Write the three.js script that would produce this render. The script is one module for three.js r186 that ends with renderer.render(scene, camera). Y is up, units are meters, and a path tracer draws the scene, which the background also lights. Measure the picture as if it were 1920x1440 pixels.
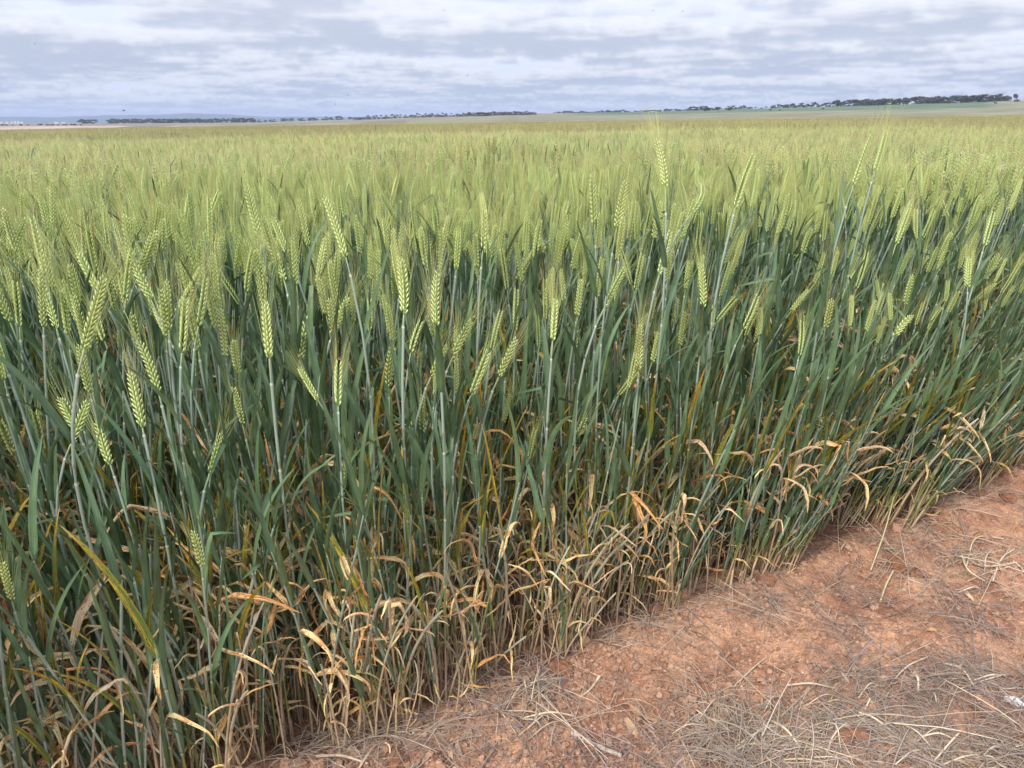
import * as THREE from 'three';
import { mergeGeometries } from 'three/addons/utils/BufferGeometryUtils.js';

// ---------------------------------------------------------------- seeded random numbers and noise
function rngOf(seed) {
  let a = seed >>> 0;
  return () => { a = (a + 0x6D2B79F5) | 0; let t = Math.imul(a ^ (a >>> 15), 1 | a); t = (t + Math.imul(t ^ (t >>> 7), 61 | t)) ^ t; return ((t ^ (t >>> 14)) >>> 0) / 4294967296; };
}
const hash2 = (x, y, s) => { let h = Math.imul(x, 374761393) ^ Math.imul(y, 668265263) ^ Math.imul(s, 1442695041); h = Math.imul(h ^ (h >>> 13), 1274126177); return ((h ^ (h >>> 16)) >>> 0) / 4294967296; };
function vnoise(x, y, s = 0, px = 0, py = 0) {          // value noise 0..1, with a period when px, py are given
  const xi = Math.floor(x), yi = Math.floor(y), fx = x - xi, fy = y - yi;
  const u = fx * fx * fx * (fx * (fx * 6 - 15) + 10), v = fy * fy * fy * (fy * (fy * 6 - 15) + 10);
  const wx = (k) => (px ? ((k % px) + px) % px : k), wy = (k) => (py ? ((k % py) + py) % py : k);
  const a = hash2(wx(xi), wy(yi), s), b = hash2(wx(xi + 1), wy(yi), s), c = hash2(wx(xi), wy(yi + 1), s), d = hash2(wx(xi + 1), wy(yi + 1), s);
  return a + (b - a) * u + (c - a) * v + (a - b - c + d) * u * v;
}
function fbm(x, y, oct, s = 0, gain = 0.5, px = 0, py = 0) {
  let a = 1, t = 0, n = 0, f = 1;
  for (let k = 0; k < oct; k++) { t += a * vnoise(x * f, y * f, s + k * 17, px * f, py * f); n += a; a *= gain; f *= 2; }
  return t / n;
}
const clamp = (x, a = 0, b = 1) => Math.min(b, Math.max(a, x));
const smooth = (a, b, x) => { const t = clamp((x - a) / (b - a)); return t * t * (3 - 2 * t); };
const lerp = (a, b, t) => a + (b - a) * t;
const mixc = (a, b, t) => [lerp(a[0], b[0], t), lerp(a[1], b[1], t), lerp(a[2], b[2], t)];
const V = (x, y, z) => new THREE.Vector3(x, y, z);
const table = (rows, x) => { if (x <= rows[0][0]) return rows[0][1]; for (let i = 1; i < rows.length; i++) if (x <= rows[i][0]) return lerp(rows[i - 1][1], rows[i][1], (x - rows[i - 1][0]) / (rows[i][0] - rows[i - 1][0])); return rows[rows.length - 1][1]; };

// ---------------------------------------------------------------- camera, sky, sun, exposure
const scene = new THREE.Scene();
const EYE = 1.25, FPX = 1443, PITCH = 19.04 * Math.PI / 180;     // a phone held at 1.25 m, tilted down
const camera = new THREE.PerspectiveCamera(2 * Math.atan(720 / FPX) * 180 / Math.PI, 4 / 3, 0.05, 20000);
camera.position.set(0, EYE, 0);
camera.rotation.set(-PITCH, 0, 0);
const renderer = new THREE.WebGLRenderer({ antialias: true });
renderer.toneMapping = THREE.LinearToneMapping;
renderer.toneMappingExposure = 1.88;
renderer.shadowMap.enabled = true;

const SKY_W = 4096, SKY_H = 2048;
function cloudLight(az, el) {                            // looking up through a broken layer of flat-based cloud
  const sy = Math.sin(el), s = Math.max(sy, 0) + 0.020, c = Math.cos(el), ca = Math.cos(az) * c, sa = Math.sin(az) * c, N = 13, TOP = 0.24;
  let through = 1, R = 0, G = 0, B = 0;
  for (let k = 0; k < N && through > 0.02; k++) {
    const y = 1 + TOP * (k + 0.25) / N, t = y / s, x = ca * t, z = sa * t;
    const n = 0.48 * fbm(x * 0.5 + 5, z * 0.5, 3, 11) + 0.52 * fbm(x * 2.4, z * 2.4 + 3, 4, 61, 0.6), thick = smooth(0.33, 0.66, n), h = (y - 1) / TOP;
    const inside = clamp((thick * 1.05 - h) / 0.16); if (inside <= 0) continue;
    const a = (1 - Math.exp(-inside * TOP / N / s * 3.4)) * through; through -= a;
    const light = clamp(0.06 + 0.80 * Math.pow(h, 0.8) + 0.50 * (1 - smooth(0.2, 0.85, thick)));
    R += a * lerp(0.365, 1.0, light); G += a * lerp(0.425, 1.0, light); B += a * lerp(0.565, 1.02, light);
  }
  R += through * 0.72; G += through * 0.79; B += through * 0.98;
  const hz = Math.exp(-Math.max(sy, 0) / 0.045) * 0.72;            // long air path low down: bluish, flat
  const up = 1 + 1.1 * Math.max(0, sy);                             // a cloudy sky is brighter overhead
  return [lerp(R, 0.50, hz) * up, lerp(G, 0.60, hz) * up, lerp(B, 0.84, hz) * up];
}
function makeSky() {
  const d = new Float32Array(SKY_W * SKY_H * 4), S = 0.57, fine = Math.round(SKY_H * (0.5 + 16 / 180)), set = (k, c) => { d[k] = c[0] * S; d[k + 1] = c[1] * S; d[k + 2] = c[2] * S; d[k + 3] = 1; };
  const azOf = (i) => ((i + 0.5) / SKY_W - 0.5) * 2 * Math.PI, elOf = (j) => ((j + 0.5) / SKY_H - 0.5) * Math.PI, q = 4;
  for (let j = 0; j < SKY_H; j++) {
    const el = elOf(j);
    if (el < -0.02) for (let i = 0; i < SKY_W; i++) set((j * SKY_W + i) * 4, [0.20, 0.19, 0.15]);
    else if (j < fine + q) for (let i = 0; i < SKY_W; i++) set((j * SKY_W + i) * 4, cloudLight(azOf(i), el));
  }
  const rows = []; for (let j = fine; j <= SKY_H + q; j += q) { const r = []; for (let i = 0; i < SKY_W; i += q) r.push(cloudLight(azOf(i), Math.min(elOf(j), 1.57))); rows.push(r); }
  for (let j = fine; j < SKY_H; j++) { const a = (j - fine) / q, j0 = Math.floor(a), fj = a - j0; for (let i = 0; i < SKY_W; i++) { const i0 = Math.floor(i / q), i1 = (i0 + 1) % (SKY_W / q), fi = i / q - i0; set((j * SKY_W + i) * 4, mixc(mixc(rows[j0][i0], rows[j0][i1], fi), mixc(rows[j0 + 1][i0], rows[j0 + 1][i1], fi), fj)); } }
  const t = new THREE.DataTexture(d, SKY_W, SKY_H, THREE.RGBAFormat, THREE.FloatType);
  t.mapping = THREE.EquirectangularReflectionMapping; t.magFilter = t.minFilter = THREE.LinearFilter; t.needsUpdate = true;
  return t;
}
scene.background = makeSky();
scene.environment = scene.background;
scene.fog = new THREE.FogExp2(0xb4c3e2, 0.00016);

const sun = new THREE.DirectionalLight(0xfff0dc, 2.0);
sun.position.set(-14, 24, 17); sun.target.position.set(0, 0, -3); scene.add(sun, sun.target);
sun.castShadow = true; sun.shadow.radius = 22; sun.shadow.mapSize.set(2048, 2048);
Object.assign(sun.shadow.camera, { left: -9, right: 9, top: 9, bottom: -9, near: 1, far: 80 });

// ---------------------------------------------------------------- where things stand: the lie of the land, the edge of the crop
function ray(px, py) {                                   // direction of a picture point (1920 x 1440)
  const cx = (px - 960) / FPX, cy = (720 - py) / FPX, s = Math.sin(PITCH), c = Math.cos(PITCH);
  return V(cx, cy * c - s, -c - cy * s);
}
const bearingOf = (x, z) => 960 + FPX * 1.058 * x / Math.max(-z, 1e-3);
const ROW_LAND = [[-900, 236], [0, 233], [480, 229.5], [650, 224], [760, 218], [880, 215], [1000, 213], [1040, 212], [1200, 210], [1440, 203], [1620, 198], [1800, 192.5], [1920, 188], [2300, 180], [3000, 178]];
const DIST_LAND = [[0, 1400], [480, 1200], [650, 1300], [1000, 1000], [1440, 760], [1920, 620], [3000, 560]];
const M_PER_ROW = Math.cos(PITCH) / FPX / 1.058;
function farGround(x, z) {                               // gentle plain rising to a low ridge
  const d = Math.max(-z, 1), p = bearingOf(x, z), D = table(DIST_LAND, p);
  const plane = 0.013 * clamp(x, -160, 160) - 0.003 * Math.min(Math.hypot(x, z), 60);
  if (z > -40) return plane;
  const top = EYE + (222 - table(ROW_LAND, p)) * M_PER_ROW * D;
  const h = lerp(plane, top, Math.pow(clamp((d - 110) / (D - 110)), 1.7));
  return d > D ? top - (d - D) * 0.006 : h;
}
const EDGE_S = V(0.8592, 0, -0.5117), EDGE_N = V(-0.5117, 0, -0.8592), EDGE_0 = V(0, 0, -1.44);   // along the edge, into the crop
const depthIn = (x, z) => (x - EDGE_0.x) * EDGE_N.x + (z - EDGE_0.z) * EDGE_N.z;
const alongEdge = (x, z) => (x - EDGE_0.x) * EDGE_S.x + (z - EDGE_0.z) * EDGE_S.z;
const edgeWobble = (s) => 0.07 * (fbm(s * 2.1 + 40, 3.3, 3, 71) - 0.5) * 2 - 0.07 * (1 - smooth(-1.1, -0.4, s)) + 0.16 * Math.exp(-(((s - 1.18) / 0.13) ** 2)) - 0.05 * Math.exp(-(((s - 1.42) / 0.10) ** 2));
function nearGround(x, z) {
  let h = farGround(x, z);
  const r = Math.hypot(x, z + 1.5);
  if (r < 9) {
    const t = depthIn(x, z);
    const w = 1 - smooth(5, 9, r);
    h += w * (0.035 * (fbm(x * 1.7 + 3, z * 1.7, 3, 21) - 0.5) + 0.022 * (fbm(x * 7, z * 7, 3, 31) - 0.5) + 0.015 * (fbm(x * 26, z * 26, 3, 41) - 0.5) + 0.008 * (fbm(x * 90, z * 90, 2, 43) - 0.5));
    const c = fbm(x * 15 + 9, z * 15, 2, 47); h += w * 0.016 * smooth(0.6, 0.82, c);         // clods
    h += w * 0.042 * Math.exp(-(((t + 0.02) / 0.10) ** 2));                                     // low bank at the last drill row
    h -= w * 0.02 * Math.exp(-(((t + 0.42) / 0.12) ** 2)) * fbm(x * 3, z * 3, 2, 51);
  }
  return h;
}
function onGround(px, py) {                              // the ground point seen at a picture point
  const d = ray(px, py); let t = -EYE / d.y;
  for (let k = 0; k < 4; k++) t = (nearGround(d.x * t, d.z * t) - EYE) / d.y;
  return V(d.x * t, EYE + d.y * t, d.z * t);
}

// ---------------------------------------------------------------- textures
function dataTex(w, h, f, srgb = true) {
  const d = new Uint8Array(w * h * 4);
  for (let j = 0; j < h; j++) for (let i = 0; i < w; i++) { const c = f(i / w, j / h, i, j); const k = (j * w + i) * 4; d[k] = clamp(c[0], 0, 255); d[k + 1] = clamp(c[1], 0, 255); d[k + 2] = clamp(c[2], 0, 255); d[k + 3] = 255; }
  const t = new THREE.DataTexture(d, w, h); t.wrapS = t.wrapT = THREE.RepeatWrapping; t.magFilter = THREE.LinearFilter; t.minFilter = THREE.LinearMipmapLinearFilter;
  if (srgb) t.colorSpace = THREE.SRGBColorSpace; t.needsUpdate = true; return t;
}
const mulc = (a, k) => [a[0] * k, a[1] * k, a[2] * k];
const veins = (u, s) => 0.88 + 0.24 * vnoise(u * 22, 1.5, s) + (Math.abs(u - 0.5) < 0.045 ? 0.10 : 0);
const T = {};
T.green = dataTex(64, 512, (u, v) => {
  let c = mixc([84, 112, 80], [120, 148, 110], fbm(u * 2, v * 9, 3, 3));
  c = mulc(c, veins(u, 8));
  c = mixc(c, [128, 140, 60], 0.7 * smooth(0.72, 0.86, fbm(u * 5, v * 24, 3, 14)));
  c = mixc(c, [150, 130, 70], 0.8 * smooth(0.97, 1.0, v + 0.03 * vnoise(u * 6, 2, 4)));
  return c;
});
T.rust = [0, 1, 2].map((q) => dataTex(64, 512, (u, v) => {
  let c = mulc(mixc([84, 112, 48], [112, 128, 56], fbm(u * 2, v * 7, 3, 30 + q)), veins(u, 9 + q));
  const stripe = vnoise(u * 11, v * 5, 40 + q), patch = fbm(u * 1.5, v * 5, 3, 50 + q);
  const bad = smooth(0.34 - q * 0.04, 0.62, patch * 0.7 + v * 0.28);
  c = mixc(c, [206, 172, 50], bad * smooth(0.42, 0.6, stripe));
  c = mixc(c, [190, 112, 38], bad * smooth(0.6, 0.8, fbm(u * 9, v * 26, 2, 60 + q)));
  c = mixc(c, [86, 48, 22], 0.85 * smooth(0.68, 0.78, fbm(u * 10, v * 44, 2, 70 + q)) * (0.35 + bad));
  c = mixc(c, [214, 168, 110], smooth(0.86, 0.98, v + 0.12 * (patch - 0.5)));
  return c;
}));
T.dry = [0, 1, 2].map((q) => dataTex(64, 512, (u, v) => {
  const tones = [[[222, 192, 146], [244, 226, 186]], [[206, 156, 98], [232, 190, 128]], [[214, 186, 130], [240, 222, 170]]][q];
  let c = mulc(mixc(tones[0], tones[1], fbm(u * 3, v * 6, 3, 80 + q)), 0.86 + 0.28 * vnoise(u * 18, v * 2, 90 + q));
  c = mixc(c, [176, 106, 54], 0.7 * smooth(0.52, 0.75, fbm(u * 2.5, v * 9, 3, 100 + q)));
  c = mixc(c, [74, 46, 32], 0.85 * smooth(0.70, 0.78, fbm(u * 9, v * 52, 2, 110 + q)) * smooth(0.3, 0.6, fbm(u, v * 6, 2, 120 + q)));
  return c;
}));
function soilColor(u, v) {
  const P = 8, n = fbm(u * P, v * P, 4, 130, 0.55, P, P), f = fbm(u * 64, v * 64, 3, 140, 0.6, 64, 64), g = vnoise(u * 384, v * 384, 150, 384, 384), o = fbm(u * 20, v * 20, 3, 160, 0.5, 20, 20);
  let c = mixc([140, 102, 80], [178, 138, 110], smooth(0.28, 0.72, n));
  c = mixc(c, [122, 86, 68], 0.6 * smooth(0.55, 0.75, o));
  c = mulc(c, 0.80 + 0.28 * f + 0.16 * g);
  if (g > 0.93) c = mixc(c, [228, 200, 172], 0.7);
  if (g < 0.06) c = mixc(c, [112, 76, 58], 0.6);
  return c;
}
T.soil = dataTex(1024, 1024, soilColor);
T.soilBump = dataTex(1024, 1024, (u, v) => { const f = 120 * fbm(u * 48, v * 48, 4, 170, 0.6, 48, 48) + 70 * vnoise(u * 256, v * 256, 180, 256, 256) + 60 * fbm(u * 12, v * 12, 3, 190, 0.5, 12, 12); return [f, f, f]; }, false);
T.land = dataTex(512, 512, (u, v) => { const n = 196 + 58 * (fbm(u * 6, v * 6, 5, 200, 0.6, 6, 6) - 0.5) * 2; return [n, n, n]; });
T.bark = dataTex(64, 256, (u, v) => mulc([188, 156, 124], 0.65 + 0.6 * fbm(u * 12, v * 5, 4, 210)));

// ---------------------------------------------------------------- materials
const std = (o) => new THREE.MeshStandardMaterial(o), phy = (o) => new THREE.MeshPhysicalMaterial(o);
const leafMat = (map, tint, tr, rough) => phy({ map, color: tint, roughness: rough, transmission: tr, thickness: 0, ior: 1.4, side: THREE.DoubleSide, vertexColors: true });
const M = {
  stem: std({ color: 0xffffff, vertexColors: true, roughness: 0.55 }),
  green: leafMat(T.green, 0xe6e8e4, 0.14, 0.55),
  rust: T.rust.map((t) => leafMat(t, 0xffffff, 0.3, 0.7)),
  dry: T.dry.map((t) => leafMat(t, 0xffffff, 0.25, 0.85)),
  ear: std({ color: 0xffffff, vertexColors: true, roughness: 0.5 }),
  awn: std({ color: 0xffffff, vertexColors: true, roughness: 0.5 }),
  soil: std({ map: T.soil, bumpMap: T.soilBump, bumpScale: 0.012, roughness: 1, vertexColors: true }),
  clod: std({ map: T.soil, bumpMap: T.soilBump, bumpScale: 0.006, roughness: 1, color: 0xf0e8e0 }),
  land: std({ map: T.land, vertexColors: true, roughness: 1 }),
  straw: std({ color: 0xffffff, vertexColors: true, roughness: 0.8 }),
  crumb: std({ color: 0xffffff, vertexColors: true, roughness: 1 }),
  gumLeaf: std({ map: T.bark, roughness: 0.65, side: THREE.DoubleSide, vertexColors: true }),
  bark: std({ map: T.bark, roughness: 0.9, vertexColors: true }),
  crown: std({ color: new THREE.Color().setRGB(0.062, 0.072, 0.055), roughness: 0.8, side: THREE.DoubleSide }),
  trunk: std({ color: new THREE.Color().setRGB(0.12, 0.10, 0.085), roughness: 0.9 }),
  hill: std({ color: new THREE.Color().setRGB(0.055, 0.075, 0.075), roughness: 1 }),
  shed: std({ color: new THREE.Color().setRGB(0.5, 0.51, 0.52), roughness: 0.6 }),
  shedRoof: std({ color: new THREE.Color().setRGB(0.42, 0.44, 0.47), roughness: 0.5 }),
  fly: std({ color: new THREE.Color().setRGB(0.03, 0.03, 0.03), roughness: 0.5 }),
};

// ---------------------------------------------------------------- geometry builder
class GB {
  constructor() { this.p = []; this.u = []; this.c = []; this.i = []; }
  v(x, y, z, u, w, c) { this.p.push(x, y, z); this.u.push(u, w); this.c.push(c[0], c[1], c[2]); return this.p.length / 3 - 1; }
  tri(a, b, c) { this.i.push(a, b, c); }
  quad(a, b, c, d) { this.i.push(a, b, c, a, c, d); }
  geo() {
    const g = new THREE.BufferGeometry();
    g.setAttribute('position', new THREE.Float32BufferAttribute(this.p, 3));
    g.setAttribute('uv', new THREE.Float32BufferAttribute(this.u, 2));
    g.setAttribute('color', new THREE.Float32BufferAttribute(this.c, 3));
    g.setIndex(this.i); g.computeVertexNormals(); return g;
  }
}
const UP = V(0, 1, 0);
function frame(dir) { const w = dir.clone().normalize(); const a = Math.abs(w.y) > 0.95 ? V(1, 0, 0) : UP; const u = V().crossVectors(a, w).normalize(); return [u, V().crossVectors(w, u), w]; }
// a blade: starts at P, bearing phi, leaning from a0 to a1 (radians from upright)
function blade(gb, r, P, phi, a0, a1, len, wid, o = {}) {
  const n = o.n ?? 10, x = V(Math.cos(phi), 0, Math.sin(phi)), side0 = V(-x.z, 0, x.x), p = P.clone(); let wob = 0, az = 0, rowsBefore = null;
  const tone = o.tone ?? [1, 1, 1], fold = o.fold ?? 0.22, rag = o.rag ?? 0, twist = o.twist ?? 0, tw0 = o.tw0 ?? 0, kink = o.kink ?? 0, kinkAt = o.kinkAt ?? 0.5, pw = o.pw ?? 1.6;
  const v0 = o.v0 ?? 0;
  for (let k = 0; k <= n; k++) {
    const t = k / n, th = a0 + (a1 - a0) * Math.pow(t, pw) + (t > kinkAt ? kink : 0) + wob;
    wob += (r() - 0.5) * rag; az += (r() - 0.5) * rag * 0.8;
    const xd = x.clone().applyAxisAngle(UP, az), dir = V(xd.x * Math.sin(th), Math.cos(th), xd.z * Math.sin(th));
    const nrm = V(xd.x * Math.cos(th), -Math.sin(th), xd.z * Math.cos(th)), tau = tw0 + twist * t;
    const side = side0.clone().applyAxisAngle(UP, az).multiplyScalar(Math.cos(tau)).addScaledVector(nrm, Math.sin(tau));
    const nn = V().crossVectors(dir, side).normalize();
    const w = 0.5 * wid * (o.straight ? (t < 0.85 ? 1 : 1 - (t - 0.85) * 3) : Math.min(1, 0.55 + t * 3) * Math.pow(Math.max(0, 1 - t), 0.62)) + (k === n ? 0 : 0.0003);
    const f = fold * w, vv = v0 + t * (1 - v0);
    const a = gb.v(p.x - side.x * w, p.y - side.y * w, p.z - side.z * w, 0, vv, tone);
    const m = gb.v(p.x + nn.x * f, p.y + nn.y * f, p.z + nn.z * f, 0.5, vv, tone);
    const b = gb.v(p.x + side.x * w, p.y + side.y * w, p.z + side.z * w, 1, vv, tone);
    if (rowsBefore) { gb.quad(rowsBefore[0], a, m, rowsBefore[1]); gb.quad(rowsBefore[1], m, b, rowsBefore[2]); }
    rowsBefore = [a, m, b]; p.addScaledVector(dir, len / n);
  }
  return p;
}
// a tube through points with radius and colour per ring
function tube(gb, pts, rad, col, sides = 5, capEnd = true) {
  let prev = null, ref = null;
  for (let k = 0; k < pts.length; k++) {
    const d = V().subVectors(pts[Math.min(k + 1, pts.length - 1)], pts[Math.max(k - 1, 0)]);
    if (d.lengthSq() < 1e-12) d.set(0, 1, 0);
    d.normalize();
    if (!ref) ref = frame(d)[0]; ref = ref.clone().addScaledVector(d, -ref.dot(d)).normalize();
    const w = V().crossVectors(d, ref), ring = [], c = Array.isArray(col[0]) ? col[k] : col, rr = Array.isArray(rad) ? rad[k] : rad;
    for (let s = 0; s < sides; s++) { const a = s / sides * 2 * Math.PI, cx = Math.cos(a) * rr, cy = Math.sin(a) * rr; ring.push(gb.v(pts[k].x + ref.x * cx + w.x * cy, pts[k].y + ref.y * cx + w.y * cy, pts[k].z + ref.z * cx + w.z * cy, s / sides, k * 0.1, c)); }
    if (prev) for (let s = 0; s < sides; s++) gb.quad(prev[s], prev[(s + 1) % sides], ring[(s + 1) % sides], ring[s]);
    prev = ring;
  }
  if (capEnd && prev) for (let s = 1; s < sides - 1; s++) gb.tri(prev[0], prev[s], prev[s + 1]);
}
const jit = (r, c, k) => { const m = 1 + (r() - 0.5) * k; return [c[0] * m * (1 + (r() - 0.5) * k * 0.4), c[1] * m, c[2] * m * (1 + (r() - 0.5) * k * 0.4)]; };

// ---------------------------------------------------------------- one barley stalk
const C = { dead: [0.50, 0.39, 0.24], deadDark: [0.36, 0.26, 0.17], olive: [0.22, 0.25, 0.08], blue: [0.19, 0.26, 0.19], blueLight: [0.30, 0.38, 0.32], collar: [0.46, 0.50, 0.36], ear: [0.46, 0.57, 0.165], earTip: [0.82, 0.90, 0.48], earGreen: [0.35, 0.48, 0.12], earBase: [0.17, 0.26, 0.06], awn: [0.42, 0.50, 0.16], awnGold: [0.47, 0.37, 0.19] };
function kernel(gb, P, dir, out, len, rad, r, lod, green) {
  const [u, w] = [out, V().crossVectors(dir, out).normalize()], sides = lod ? 4 : 6;
  const rings = lod ? [[0, 0.4], [0.5, 1], [1, 0.05]] : [[0, 0.45], [0.22, 0.92], [0.5, 1.0], [0.78, 0.68], [1, 0.1]];
  let prev = null; const base = jit(r, green, 0.22);
  for (const [t, q] of rings) {
    const ring = [], c = t < 0.3 ? mixc(base, C.earBase, 0.7) : mixc(base, C.earTip, t > 0.7 ? 0.6 : 0.15);
    for (let s = 0; s < sides; s++) { const a = s / sides * 2 * Math.PI, cx = Math.cos(a) * rad * q * 0.85, cy = Math.sin(a) * rad * q; ring.push(gb.v(P.x + dir.x * t * len + u.x * cx + w.x * cy, P.y + dir.y * t * len + u.y * cx + w.y * cy, P.z + dir.z * t * len + u.z * cx + w.z * cy, s / sides, t, c)); }
    if (prev) for (let s = 0; s < sides; s++) gb.quad(prev[s], prev[(s + 1) % sides], ring[(s + 1) % sides], ring[s]);
    prev = ring;
  }
  return V(P.x + dir.x * len, P.y + dir.y * len, P.z + dir.z * len);
}
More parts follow.
